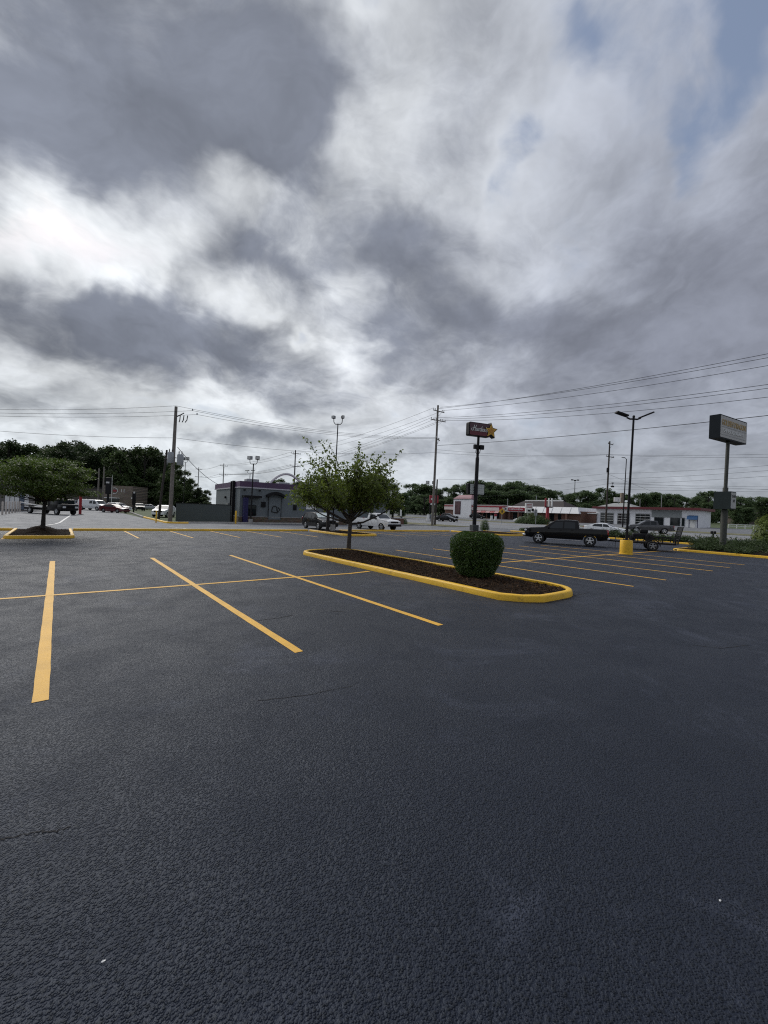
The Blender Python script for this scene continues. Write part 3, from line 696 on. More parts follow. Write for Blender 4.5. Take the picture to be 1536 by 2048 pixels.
    MB().box(-Lh - (.12 if p.get('bump') else .012), 0, p.get('pz', .62), .012, .32, .16).build('number_plate', PLATE, t)
    for xd in p.get('doors', ()):
        for s in (-1, 1):
            g = MB(); z0, z1 = sill + .05, lerp(belt, xd) - .01; q = []
            for i in range(6):
                z = z0 + (z1 - z0) * i / 5; q += [(xd - .006, s * (y(xd, z) + .003), z), (xd + .006, s * (y(xd, z) + .003), z)]
            g.add(q, [(2 * i, 2 * i + 1, 2 * i + 3, 2 * i + 2) for i in range(5)]); g.build('door_seam', BLACKP, t)
    return t

def paint(name, c, metal=.0, rough=.35, coat=.7, spec=.4): return mat(name, c, rough, metal, var=.04, vscale=1.5, coat=coat, spec=spec)
P_BLACK = paint('paint_black', (.0035, .0035, .004), 0, .3, .35, .15); P_WHITE = paint('paint_white', (.80, .81, .81)); P_MAROON = paint('paint_maroon', (.10, .012, .018))
P_SILVER = paint('paint_silver', (.34, .35, .36), .5); P_GREY = paint('paint_grey', (.055, .057, .062), .4); P_BLUE = paint('paint_blue_silver', (.10, .13, .18), .4)
P_WHITE2 = paint('paint_pearl', (.76, .78, .80), .0)
PAINTED_GLARE = mat('windshield_painted_glare', (.72, .84, .80), .10, 0, var=.25, vscale=1.6, spec=.8, coat=.6)  # pale base colour paints the sky's reflection onto the windshield

SEDAN = dict(L=4.75, W=1.83, r=.33, wx=(1.42, -1.38), sill=.24, tuck=.36, hz=.66, tz=.86, th=.16,
    top=[(2.375, .55), (2.33, .70), (2.0, .80), (1.15, .95), (.35, 1.34), (.0, 1.41), (-.55, 1.42), (-1.1, 1.33), (-1.85, 1.06), (-2.25, 1.02), (-2.35, .95), (-2.375, .6)],
    belt=[(2.4, .62), (1.2, .90), (0, .95), (-1.9, 1.02), (-2.4, .92)], ws=(1.08, .36), rw=(-1.12, -1.80),
    side=[[(.80, .96), (-.02, .97), (-.06, 1.33), (.40, 1.29)], [(-.10, .97), (-1.30, 1.01), (-1.12, 1.27), (-.14, 1.34)]], handles=(.05, -.95), doors=(.95, -.06, -1.12))
SUV = dict(L=4.65, W=1.84, r=.36, wx=(1.42, -1.32), sill=.30, tuck=.30, hz=.82, tz=1.0, th=.3, gh=.24,
    top=[(2.325, .62), (2.28, .85), (2.0, .95), (1.2, 1.10), (.50, 1.52), (.1, 1.62), (-.8, 1.63), (-1.6, 1.55), (-2.1, 1.12), (-2.28, 1.02), (-2.325, .7)],
    belt=[(2.4, .75), (1.2, 1.02), (0, 1.06), (-1.6, 1.14), (-2.4, 1.0)], ws=(1.14, .50), rw=(-1.62, -2.05),
    side=[[(.86, 1.08), (.02, 1.08), (-.02, 1.53), (.48, 1.47)], [(-.08, 1.09), (-.98, 1.12), (-.96, 1.53), (-.1, 1.54)], [(-1.06, 1.13), (-1.62, 1.17), (-1.5, 1.44), (-1.04, 1.5)]], handles=(.1, -.85), doors=(.95, -.03, -1.0))
PICKREG = dict(L=5.62, W=1.99, r=.37, wx=(1.80, -1.60), sill=.42, tuck=.24, hz=.92, tz=1.0, th=.36, gh=.17, round=.08, tw=.24,
    top=[(2.81, .75), (2.78, .98), (2.5, 1.08), (1.45, 1.19), (.95, 1.60), (.75, 1.74), (.1, 1.78), (-.22, 1.74), (-.31, 1.20), (-.33, 1.16), (-2.81, 1.16)],
    belt=[(2.9, .98), (1.4, 1.10), (0, 1.14), (-.3, 1.145), (-2.9, 1.145)], ws=(1.40, .86), rw=(-.225, -.30), bed=(-2.76, -.36, .72),
    side=[[(1.18, 1.17), (.02, 1.17), (.04, 1.66), (.78, 1.62)]], handles=(.2,), doors=(1.25, -.06), bump=(BLACKP, .58, .24), hmat=BLACKP, mirm=BLACKP, crown=.03)
PICKQUAD = dict(L=5.82, W=2.02, board=True, r=.42, wx=(1.86, -1.71), sill=.46, tuck=.24, hz=1.0, tz=1.08, th=.36, gh=.34, round=.12, tw=.27,
    top=[(2.91, .80), (2.88, 1.05), (2.55, 1.18), (1.50, 1.27), (.85, 1.72), (.62, 1.84), (-.2, 1.89), (-.85, 1.85), (-.98, 1.32), (-1.0, 1.27), (-2.91, 1.27)],
    belt=[(3, 1.02), (1.4, 1.18), (0, 1.22), (-1.0, 1.25), (-3, 1.255)], ws=(1.44, .82), rw=(-.86, -.97), bed=(-2.85, -1.04, 1.12),
    side=[[(1.15, 1.24), (.16, 1.25), (.14, 1.76), (.66, 1.71)], [(.06, 1.26), (-.70, 1.28), (-.68, 1.74), (.04, 1.77)]], handles=(.28, -.5), doors=(1.25, .1, -.76), bump=(CHROME, .62, .22), hmat=BLACKP, mirm=BLACKP, crown=.03)
VAN = dict(L=5.7, W=2.0, r=.37, wx=(1.75, -1.75), sill=.40, tuck=.16, hz=.9, tz=1.2, th=.4, gh=.2, round=.1,
    top=[(2.85, .75), (2.8, 1.0), (2.45, 1.12), (2.0, 1.22), (1.35, 1.86), (1.1, 1.98), (0, 2.04), (-2.6, 2.04), (-2.8, 1.95), (-2.85, 1.2)],
    belt=[(2.9, .98), (1.9, 1.15), (0, 1.2), (-2.9, 1.2)], ws=(1.95, 1.36), rw=(-2.79, -2.845),
    side=[[(1.65, 1.24), (.78, 1.25), (.78, 1.82), (1.22, 1.78)], [(.62, 1.3), (-.02, 1.3), (-.02, 1.8), (.62, 1.82)]], handles=(.9,), doors=(1.75, .7), bump=(BLACKP, .55, .22), crown=.04)

def put(p, Zf, pxf, a, b, side=-1):
    """vehicle centre from its near front wheel: pixel column, distance, heading (right, forward)"""
    h = c2g(a, b); f = np.array([math.cos(h), math.sin(h), 0]); l = np.array([-f[1], f[0], 0])
    g = base_at(pxf, Zf); c = g - f * p['wx'][0] - l * side * (p['W'] / 2 - .12); c[2] = terr(c[0]); return c, h
def put_mid(px, Z, a, b): c = base_at(px, Z); return c, c2g(a, b)

c, h = put(SUV, 39.2, 637, 1.6, -2.2); car('hatchback', 'black crossover with a glaring windshield parked behind the far kerb', 'car', P_BLACK, dict(SUV, wsmat=PAINTED_GLARE), c, h)
c, h = put(PICKREG, 43.0, 763, 1, -.95); car('pickup_truck', 'white single-cab pickup with dark bumper parked beyond the far kerb', 'pickup', P_WHITE, PICKREG, c, h)
c, h = put(PICKQUAD, 32.1, 1076.5, -2.62, 1.32, 1); TRUCK = (c, h); car('pickup_truck', 'black extended-cab pickup hitched to the open utility trailer', 'pickup', P_BLACK, PICKQUAD, c, h)
c, h = put(SEDAN, 51.5, 1231, .70, -.66); car('sedan', 'white sedan on the highway behind the black pickup', 'car', P_WHITE2, SEDAN, c, h)
c, h = put(PICKQUAD, 61.5, 1272, -.93, .36, 1); car('pickup_truck', 'dark grey crew pickup on the highway in front of the garage', 'pickup', P_GREY, dict(PICKQUAD, bump=(BLACKP, .62, .22)), c, h)
c, h = put_mid(893, 91, .72, -.55); car('sedan', 'small black car with silver hood near the twin poles by the road', 'car', P_BLACK, SEDAN, c, h)
c, h = put_mid(897, 122, .85, -.4); car('wagon', 'grey-green wagon behind the small black car by the poles', 'car', P_GREY, SUV, c, h)
c, h = put_mid(954, 131, .9, -.35); car('wagon', 'black wagon parked in front of the red and white restaurant', 'car', P_BLACK, SUV, c, h)
c, h = put_mid(1044, 104, -.7, -.5); car('sedan', 'white car nose half hidden by the roadside shrubs', 'car', P_WHITE, SEDAN, c, h)
c, h = put_mid(187, 79, .96, -.2); car('cargo_van', 'white cargo van parked in the side lot on the left', 'van', P_WHITE, VAN, c, h)
c, h = put_mid(229, 69, .95, -.22); car('sedan', 'maroon sedan parked across the side lot on the left', 'car', P_MAROON, SEDAN, c, h)
c, h = put_mid(236, 76, .95, -.25); car('wagon', 'white wagon parked right behind the maroon sedan', 'car', P_WHITE, SUV, c, h)
c, h = put_mid(146, 84, -.97, .15); car('pickup_truck', 'blue and silver pickup left of the white cargo van', 'pickup', P_BLUE, PICKREG, c, h)
c, h = put_mid(302, 108, .97, .1); car('sedan', 'silver sedan on the grass edge before the dark wood', 'car', P_SILVER, SEDAN, c, h)
c, h = put_mid(278, 92, .6, -.75); car('wagon', 'black wagon beside the silver sedan by the grass edge', 'car', P_BLACK, SUV, c, h)
c, h = put_mid(328, 58, .15, -1.0); car('wagon', 'white car facing the camera behind the transformer pole', 'car', P_WHITE, SUV, c, h)

# utility trailer
f = np.array([math.cos(TRUCK[1]), math.sin(TRUCK[1]), 0]); tl = np.array([-f[1], f[0], 0])
tr_c = TRUCK[0] - f * 5.45
t = thing('utility_trailer', 'open black utility trailer with a raised mesh tailgate behind the yellow lamp base', 'trailer', tr_c, TRUCK[1])
b = MB()
for s in (-1, 1): b.box(0, s * .98, .52, 3.0, .07, .10)
for x in (-1.5, -.75, 0, .75, 1.5): b.box(x, 0, .51, .06, 1.9, .06)
b.build('chassis', STEELD, t)
MB().box(0, 0, .572, 2.94, 1.88, .035).build('deck', mat('trailer_deck_wood', (.07, .05, .035), .9, var=.3, vscale=3), t)
for s in (-1, 1):
    b = MB(); b.box(0, s * .99, .93, 3.0, .05, .05)
    for x in (-1.46, -.73, 0, .73, 1.46): b.box(x, s * .99, .74, .05, .05, .36)
    b.build('side_rail', STEELD, t)
    wh = bpy.data.objects.new('wheel', None); COL.objects.link(wh); wh.parent = t; wh.location = (-.15, s * 1.16, .34)
    if s > 0: wh.rotation_euler = (0, 0, math.pi)
    ty, rm = wheel_meshes(.34, .2, STEELG); link('tyre', ty, wh); link('rim', rm, wh)
    MB().tube([(-.15 + .44 * math.cos(R(a)), s * 1.16, .34 + .44 * math.sin(R(a))) for a in range(0, 181, 20)], .035, 6).build('mudguard', STEELD, t)
b = MB(); b.tube([(1.5, .9, .5), (2.2, 0, .5)], .045, 6); b.tube([(1.5, -.9, .5), (2.2, 0, .5)], .045, 6); b.tube([(2.1, 0, .5), (2.5, 0, .52)], .06, 8); b.build('tongue', STEELD, t)
MB().tube([(2.05, .1, 0.02), (2.05, .1, .75)], .03, 8).build('jack_stand', STEELG, t)
MB().tube([(2.2, .12, .45), (2.28, .12, .16), (2.42, .1, .14), (2.5, .1, .42)], .012, 5).build('safety_chain', STEELG, t)
b = MB()
for s in (-1, 1): b.box(-1.6 - .14, s * .95, 1.12, .05, .05, 1.25, ry=-.22)
for z in (.55, .85, 1.15, 1.45, 1.72): b.box(-1.6 - (z - 1.12) * .224 - .14, 0, z, .04, 1.9, .04, ry=-.22)
for i in range(9): b.box(-1.74, -.8 + i * .2, 1.12, .022, .022, 1.2, ry=-.22)
b.build('tailgate_ramp', STEELD, t)
t = thing('lawn_equipment', 'dark ride-on mower frame carried on the open trailer', 'mower', tr_c + np.array([0, 0, .595]) + f * .45, TRUCK[1])
MB().bbox(0, 0, .42, 1.1, .9, .3, .08).build('deck_body', STEELD, t, 50); MB().bbox(-.15, 0, .72, .5, .5, .3, .08).build('seat', BLACKP, t, 50)
for s in (-1, 1):
    for x, rr in ((-.45, .27), (.55, .18)): MB().lathe([(rr * .4, -.09), (rr, -.09), (rr, .09), (rr * .4, .09)], 16, 'Y', (x, s * .5, rr)).build('wheel', RUBBER, t, 50)
MB().tube([(.1, .25, .5), (.35, .25, 1.0), (.2, .2, 1.05)], .02, 6).build('steering_lever', STEELG, t); MB().tube([(.1, -.25, .5), (.35, -.25, 1.0), (.2, -.2, 1.05)], .02, 6).build('steering_lever', STEELG, t)

# rollback truck at the left
c, h = put_mid(99, 52, .93, -.36)
t = thing('rollback_truck', 'dark flatbed tow truck half hidden behind the left tree', 'truck', c, h)
MB().bbox(2.2, 0, 1.2, 1.9, 2.1, 1.5, .15).build('cab', P_BLACK, t, 50); MB().bbox(3.4, 0, .95, 1.1, 2.0, .8, .12).build('hood', P_BLACK, t, 50)
MB().box(-1.3, 0, 1.0, 5.2, 2.2, .12).build('flat_bed', STEELD, t); MB().box(-1.2, 0, .62, 6.4, .9, .28).build('chassis', BLACKP, t)
MB().box(-1.3, -1.13, 1.12, 5.0, .05, .10, ry=.09).build('white_side_rail', WHITEP, t); MB().bbox(2.75, 0, 1.6, .9, 1.9, .5, .05).build('windshield', GLASSD, t)
for s in (-1, 1): MB().bbox(3.96, s * .7, .95, .1, .36, .22, .04).build('headlight', LAMPW, t)
ty, rm = wheel_meshes(.42, .28, ALLOY)
for x in (3.0, -2.2):
    for s in (-1, 1):
        wh = bpy.data.objects.new('wheel', None); COL.objects.link(wh); wh.parent = t; wh.location = (x, s * .92, .42)
        if s > 0: wh.rotation_euler = (0, 0, math.pi)
        link('tyre', ty, wh); link('rim', rm, wh)

# ------------------------------------------------------------------ poles, lamps, wires
def lamp_post_yellow():
    g = np.array([26.87, 10.5, 0]); t = thing('parking_lamp', 'tall black twin-arm lamp on a round yellow concrete base', 'lamp post', g, c2g(1, 0))
    MB().lathe([(0, .0), (.37, .0), (.37, .05), (.345, .07), (.34, .80), (.32, .84), (.0, .85)], 32).build('base', YKERB, t, 40)
    MB().lathe([(.19, .85), (.19, .89), (.08, .91), (.075, 1.1)], 18).build('base_plate', STEELD, t, 40)
    lean = .018
    MB().tube([(0, 0, .85), (lean * 4, 0, 4.5), (lean * 7.4, 0, 8.25)], [.068, .064, .056], 14).build('pole', STEELD, t, 40)
    MB().lathe([(.062, 8.2), (.075, 8.3), (.04, 8.36), (0, 8.37)], 14, c=(lean * 7.4, 0, 0)).build('cap', STEELD, t, 40)
    for s, l in ((-1, .72), (1, .80)):
        b = MB(); x0 = lean * 7.4
        b.tube([(x0, 0, 8.14), (x0 + s * .22, 0, 8.13), (x0 + s * .42, 0, 8.22)], .05, 8)
        q = MB(); q.box(x0 + s * (.42 + l * .42), 0, 8.22 + .19, l, .34, .09, ry=-s * (.42 if s > 0 else .30)); arm = b.build('arm', STEELD, t, 40); q.build('lamp_head', STEELD, arm)
lamp_post_yellow()

def flood_post(label, px, Z, py_top, spread, head, r=.08, loc=None):
    g = base_at(px, Z) if loc is None else loc; hgt = (1024 + (px - 768) * ROLL - py_top) * Z / F + CAMH - g[2]
    t = thing('flood_lamp_post', label, 'lamp post', g, c2g(1, 0))
    MB().cyl((0, 0, 0), (0, 0, .55), .22, .22, 16).build('base', CONC, t, 40)
    MB().tube([(0, 0, .5), (.01 * hgt, 0, hgt)], [r, r * .75], 10).build('pole', STEELD, t, 40)
    x0 = .01 * hgt
    for s in (-1, 1):
        b = MB(); b.tube([(x0, 0, hgt - .05), (x0 + s * spread * .6, 0, hgt - .05), (x0 + s * spread * .95, 0, hgt + .12), (x0 + s * spread, 0, hgt + .45)], .035, 7); a = b.build('arm', STEELD, t, 50)
        k = MB(); w_, d_, h_ = head; k.bbox(x0 + s * (spread + .04), -.1 * s, hgt + .45 + h_ / 2, w_ * (1 if s < 0 else .85), d_, h_, .04, rz=.4 * s); hd = k.build('lamp_head', STEELG if s < 0 else STEELD, a)
        MB().box(x0 + s * (spread + .04), -.1 * s, hgt + .45 + h_ / 2, w_ * .7, d_ + .02, h_ * .7, rz=.4 * s).build('lens', PLATE, hd)
    return t
flood_post('brown pole with two raised floodlights in front of the purple-topped building', 501, 46.3, 928, .42, (.52, .34, .40))
flood_post('tall pole with two raised floodlights behind the young tree', 681, 39.5, 862, .38, (.30, .30, .26), .06, np.array([19.0, 31.4, .10]))
flood_post('floodlight pole sticking up behind the purple-topped roof', 496, 86, 947, .6, (.9, .3, .16))
flood_post('twin floodlights beside the tall twin utility poles', 858, 128, 972, .9, (1.0, .6, 1.0))
flood_post('small floodlight pole at the wood edge behind the transformers', 366, 96, 925, .5, (.8, .6, .7))

def cross_arm(b, z, half, ax, d=.11, ins=(), iz=.22, off=.16):
    v = np.array([math.cos(ax), math.sin(ax), 0]); b.box(0, 0, z, 2 * half, d, d, rz=ax)
def util_pole(label, g, h, r, arms, ax=0.0, m=WOODP, lean=(.0, .0), extra=None, group=None):
    t = thing('utility_pole', label, 'utility pole', g, 0, group)
    MB().tube([(0, 0, -.2), (lean[0] * h * .5, lean[1] * h * .5, h * .5), (lean[0] * h, lean[1] * h, h)], [r, r * .85, r * .68], 12).build('pole', m, t, 40)
    for z, half, pins, a in arms:
        v = np.array([math.cos(ax + a), math.sin(ax + a), 0]); o = np.array([lean[0] * z, lean[1] * z, 0]) + np.array([-v[1], v[0], 0]) * (-r - .02)
        arm = MB().box(o[0], o[1], z, 2 * half, .11, .12, rz=ax + a).build('cross_arm', m, t)
        for s in (-1, 1):
            MB().tube([o + v * s * half * .55 + [0, 0, z - .05], o + [0, 0, z - .75]], .018, 5).build('brace', STEELG, arm)
        for q in pins:
            p = o + v * q; MB().lathe([(.0, z + .06), (.03, z + .06), (.03, z + .16), (.075, z + .18), (.055, z + .23), (.075, z + .26), (.05, z + .32), (0, z + .33)], 10, c=(p[0], p[1], 0)).build('insulator', STEELG, arm, 50)
    return t
MAINX = 47.3
BIG = np.array([MAINX, 47.5, terr(MAINX)])
util_pole('tall roadside utility pole with three stacked cross-arms left of the star sign', BIG, 19.4, .22, [(18.4, 1.25, (-1.15, -.8, .8, 1.15), 0), (16.9, 1.5, (-1.4, -.9, -.4, .4, .9, 1.4), -.12), (13.9, 1.3, (-.8, .45, .8), .55)], 0.0, WOODP, (.012, -.0))
util_pole('short dark pole stub leaning beside the tall roadside utility pole', np.array([49.3, 48.9, terr(49.3)]), 7.6, .17, [], 0, WOODD, (.02, 0))
b_ = [(98, 16.8, 'first of the receding utility poles, just left of the young tree'), (157, 17.3, 'second receding utility pole, above the purple roof'), (192, 18.0, 'farthest small utility pole beside the dark wood')]
POLES = [BIG]
for y_, h_, lb in b_:
    g = np.array([MAINX, y_, terr(MAINX)]); POLES.append(g)
    util_pole(lb, g, h_, .2, [(h_ - .9, 1.4, (-1.25, -.6, .6, 1.25), 0), (h_ - 4.2, 1.5, (-1.3, .6, 1.3), -.1)], 0, WOODD)
FARP = base_at(1211, 84.0)
util_pole('dark utility pole with a small transformer behind the white sedan', FARP, 17.6, .19, [(17.0, 1.1, (-1.0, 1.0), 0), (14.4, 1.4, (-1.3, -.7, .7, 1.3), -.1)], .0, WOODD, (.02, 0))
t = thing('pole_transformer', 'small dark can transformer on the pole behind the white sedan', 'transformer', FARP + np.array([.02 * 12, 0, 11.2]))
MB().lathe([(0, 0), (.24, 0), (.26, .05), (.26, .85), (.22, .95), (0, .98)], 14, c=(-.45, -.1, 0)).build('tank', STEELD, t, 40); MB().box(-.2, -.05, .5, .25, .1, .12).build('bracket', STEELD, t)
# transformer pole at the left
TPOLE = np.array([9.39, 49.03, 0])
util_pole('grey utility pole carrying two large transformers at the left', TPOLE, 12.35, .22, [], 0, WOODP, (.012, -.004))
for (ox, py0, lb) in ((-.18, 7.2, 'grey box-like transformer on the near side of the left utility pole'), (.86, 7.0, 'grey can transformer on the right of the left utility pole')):
    d = rt0 * ox - fw0 * .25
    t = thing('pole_transformer', lb, 'transformer', TPOLE + d + np.array([.1, 0, py0 - .95]))
    MB().lathe([(0, 0), (.29, 0), (.32, .05), (.32, 1.08), (.27, 1.16), (0, 1.19)], 20).build('tank', GREYM, t, 40)
    for k in (-.14, .14): MB().lathe([(.03, 1.14), (.06, 1.2), (.035, 1.28), (.06, 1.34), (.03, 1.5), (0, 1.53)], 8, c=(k, 0, 0)).build('bushing', STEELD, t, 50)
    e = -d; MB().tube([(0, 0, .8), (e[0] * .8, e[1] * .8, .8)], .05, 6).build('bracket', STEELG, t)
t = thing('fuse_bracket', 'dark arm with fuse cut-outs near the top of the transformer pole', 'bracket', TPOLE + np.array([.14, 0, 11.2]))
v = rt0; MB().tube([(0, 0, 0), tuple(v * .9 + [0, 0, .5])], .05, 6).build('arm', STEELD, t)
for k in range(3):
    q = v * (.5 + .4 * k); MB().tube([tuple(q + [0, 0, .25]), tuple(q * .95 + [0, 0, -.25]), tuple(q * .8 + [0, 0, -.5])], .05, 6).build('cut_out', STEELD, t)
for k in range(2):
    q = v * (1.8 + .5 * k); MB().lathe([(0, 0), (.06, .02), (.06, .2), (0, .22)], 8, c=(q[0], q[1], .35 + .45 * (1 - k))).build('insulator', STEELG, t)
util_pole('thin leaning service pole left of the transformer pole', base_at(317, 51.4), 8.55, .16, [(7.4, .45, (), .4)], .6, WOODD, (.065, -.05))
# little bollard with yellow post at the kerb corner
t = thing('guard_post', 'thin yellow guard post at the kerb corner by the service pole', 'bollard', base_at(312, 40.6)); MB().lathe([(0, 0), (.06, 0), (.06, 1.15), (.03, 1.2), (0, 1.2)], 12).build('post', YKERB, t, 40)
for px, Z, yt, lb in ((195, 96, 937, 'left one of two bare wooden poles above the white van'), (205, 96, 935, 'right one of two bare wooden poles above the white van')):
    g = base_at(px, Z); util_pole(lb, g, (1024 + (px - 768) * ROLL - yt) * Z / F + CAMH - g[2], .2, [], 0, WOODP)
g = base_at(222, 92); t = thing('flag_pole', 'slim white flagpole in front of the stone-fronted shop', 'flagpole', g); MB().tube([(0, 0, 0), (0, 0, 7.6)], [.07, .04], 8).build('pole', WHITEP, t); MB().lathe([(0, 7.6), (.08, 7.66), (0, 7.75)], 8).build('ball', STEELG, t)
g = base_at(215, 90); t = thing('pylon_sign', 'narrow black pylon sign beside the white flagpole', 'sign', g, c2g(1, 0)); MB().cyl((0, 0, 0), (0, 0, 3.4), .22).build('post', STEELD, t); MB().bbox(0, 0, 5.2, 1.1, .5, 3.6, .1).build('cabinet', STEELD, t); MB().box(0, -.262, 5.9, .7, .03, .35).build('panel', PLATE, t)
g = base_at(267, 74); t = thing('menu_post', 'black slim menu board post right of the stone-fronted shop', 'sign', g, c2g(1, 0)); MB().cyl((0, 0, 0), (0, 0, 1.6), .12).build('post', BLACKP, t); MB().bbox(0, 0, 2.6, .55, .3, 2.4, .05).build('board', BLACKP, t); MB().box(.1, -.16, 3.6, .3, .02, .3).build('panel', PLATE, t)
g = base_at(160, 54.4); t = thing('red_post', 'red square post standing in the side lot on the left', 'post', g, .3); MB().bbox(0, 0, 1.25, .26, .26, 2.5, .03).build('column', mat('red_paint', (.34, .012, .02), .5, var=.15, dirt=.2), t); MB().box(0, 0, .03, .6, .6, .06).build('base_plate', STEELD, t)
g = base_at(148, 57); t = thing('sign_post', 'thin grey signpost left of the red post', 'post', g); MB().cyl((0, 0, 0), (0, 0, 1.9), .04).build('post', STEELG, t); MB().box(0, 0, 1.7, .04, .3, .4, rz=.7).build('plate', STEELG, t)
# street lamp on the right
g = base_at(1245, 88); t = thing('street_lamp', 'slim street lamp with one short arm right of the dark utility pole', 'street lamp', g, c2g(1, 0))
MB().tube([(0, 0, 0), (.25, 0, 14.6)], [.14, .08], 10).build('pole', STEELD, t, 40); MB().tube([(.25, 0, 14.55), (-.15, 0, 14.8)], .05, 6).build('arm', STEELD, t); MB().bbox(-.42, 0, 14.85, .75, .3, .16, .05).build('lamp_head', STEELG, t)
for px, Z, yt, lb in ((1071, 140, 992, 'thin pale pole rising behind the brick strip shops'), (1014, 150, 998, 'small pole on the restaurant roof line right of the red tower'), (1186, 210, 992, 'far small utility pole left of the white garage'), (994, 190, 990, 'faint far utility pole behind the red and white restaurant')):
    g = base_at(px, Z); hh = (1024 + (px - 768) * ROLL - yt) * Z / F + CAMH - g[2]; util_pole(lb, g, hh, .16, [(hh - .6, 1.2, (), 0)] if Z > 180 else [], 0, WOODP if Z > 180 else STEELG)
g = base_at(1147, 230); t = thing('stadium_light', 'far stadium light mast above the wood', 'light mast', g, c2g(1, 0)); MB().tube([(0, 0, 0), (0, 0, 21)], [.4, .2], 8).build('mast', STEELG, t)
for k in (-1.6, 0, 1.6): MB().bbox(k, 0, 21 + abs(k) * .15, 1.3, .5, .6, .1).build('lamp_head', STEELD, t)

def wire(label, pts, r=.022, group='overhead wires'):
    o = MB().tube(pts, r, 5, False).build('overhead_wire', WIRE); return tag(o, label, 'wire', group)
def span(a, b, sag, n=14):
    a = np.array(a, float); b = np.array(b, float); return [a + (b - a) * i / n - np.array([0, 0, 4 * sag * (i / n) * (1 - i / n)]) for i in range(n + 1)]
def hit_x(px, py, X): d = ray(px, py); return d * (X / d[0]) + np.array([0, 0, CAMH])
def main_wire(label, dx, z, py_edge, sag, r=.022):
    a = BIG + np.array([dx + .012 * z, -.25, z]); b = hit_x(1536, py_edge, MAINX + dx); d = (b - a); e = a + d * 1.35
    wire(label, span(a, e, sag, 22), r)
for i, (dx, z, pe) in enumerate(((-.3, 18.75, 694), (.3, 19.1, 701), (1.15, 18.75, 716), (-.9, 17.2, 752), (.4, 17.2, 759), (1.4, 17.15, 776))):
    main_wire(('topmost', 'second', 'third', 'fourth', 'fifth', 'sixth')[i] + ' wire from the top fanning from the tall pole to the right edge', dx, z, pe, .75 + .06 * i)
main_wire('single lower wire from the tall pole passing behind the lamp to the right edge', .1, 12.9, 822, .5, .03)
for i, (dx, z) in enumerate(((-1.15, 18.75), (1.15, 18.75), (-1.4, 17.2), (-.4, 17.2), (.9, 17.2), (1.4, 17.2))):
    for k, (p, q) in enumerate(zip(POLES, POLES[1:])):
        h2 = b_[k][1]; z0 = z if k == 0 else (b_[k - 1][1] - .58 if z > 18 else b_[k - 1][1] - 3.9); z1 = h2 - .58 if z > 18 else h2 - 3.9
        if k == 2 and i % 2: continue
        wire('thin wire between the receding utility poles beyond the young tree', span(p + np.array([dx + (.012 * z0 if k == 0 else 0), -.2, z0]), q + np.array([dx, 0, z1]), .9), .02 + .01 * k, 'wires between the receding poles')
for i, (ox, z, yl) in enumerate(((.0, 12.45, 820), (1.8, 12.0, 827), (2.3, 11.6, 833), (.05, 9.0, 861))):
    a = TPOLE + rt0 * ox + np.array([.14, 0, z]); l = at(-40, yl - 2, 41.5); r_ = BIG + np.array([-.5 + .3 * i, -.4 + .15 * i, 14.05 - (2.2 if i == 3 else 0)])
    nm = ('highest', 'second', 'third', 'lowest')[i]
    wire(nm + ' wire from the left edge to the transformer pole', span(l, a, .22), .016); wire(nm + ' wire from the transformer pole towards the tall roadside pole', span(a, r_, .9), .016)
_h = c2g(.829, .559); B0_ROOF = np.array([16.35 + .3 * math.cos(_h) - 12.6 * math.sin(_h), 47.8 + .3 * math.sin(_h) + 12.6 * math.cos(_h), 4.85]); wire('thick service cable dropping from the transformers to the purple roof', span(TPOLE + rt0 * .4 + np.array([.1, 0, 8.0]), B0_ROOF, .45), .03)
for i, (z, pe) in enumerate(((14.75, 905), (14.75, 912), (11.0, 928), (9.9, 938), (8.9, 949))):
    a = FARP + np.array([-1.3 + .65 * i if i < 2 else .1, 0, z]); b = hit_x(1536, pe, a[0]); e = a + (b - a) * 1.3
    wire(('upper pair outer', 'upper pair inner', 'third', 'fourth', 'lowest')[i] + ' wire from the dark pole to the right edge', span(a, e, .35), .02)
    o_ = BIG + np.array([.2, 0, z - 2.5 - .5 * i]); wire(('upper pair outer', 'upper pair inner', 'third', 'fourth', 'lowest')[i] + ' wire crossing from the tall roadside pole to the dark pole', span(o_, a, .55), .016)
for i in range(3):
    wire(('upper', 'middle', 'lower')[i] + ' faint far wire above the wood at the right', span(at(1220, 968 + 5 * i, 130), at(1560, 974 + 5 * i, 120), .1), .028)
wire('slanting guy cable right of the dark utility pole', span(FARP + np.array([.3, 0, 10.9]), np.array([119.0, 31.0, terr(119) + 4.75]), .2), .02)
g = at(1225, 973, 112); t = thing('hanging_signal', 'small dark traffic signal hanging from a wire beside the dark pole', 'traffic light', g, c2g(1, 0)); MB().bbox(0, 0, 0, .8, .4, .45, .1).build('housing', BLACKP, t); MB().cyl((0, 0, .2), (0, 0, .95), .04).build('hanger', BLACKP, t); MB().bbox(0, 0, .95, .5, .3, .25, .05).build('clamp', BLACKP, t)
wire('span wire holding the small hanging signal', span(FARP + np.array([.1, 0, 9.0]), g + np.array([0, 0, 1.05]), .1, 6) + span(g + np.array([0, 0, 1.05]), at(1580, 981, 104), .1, 6)[1:], .02)
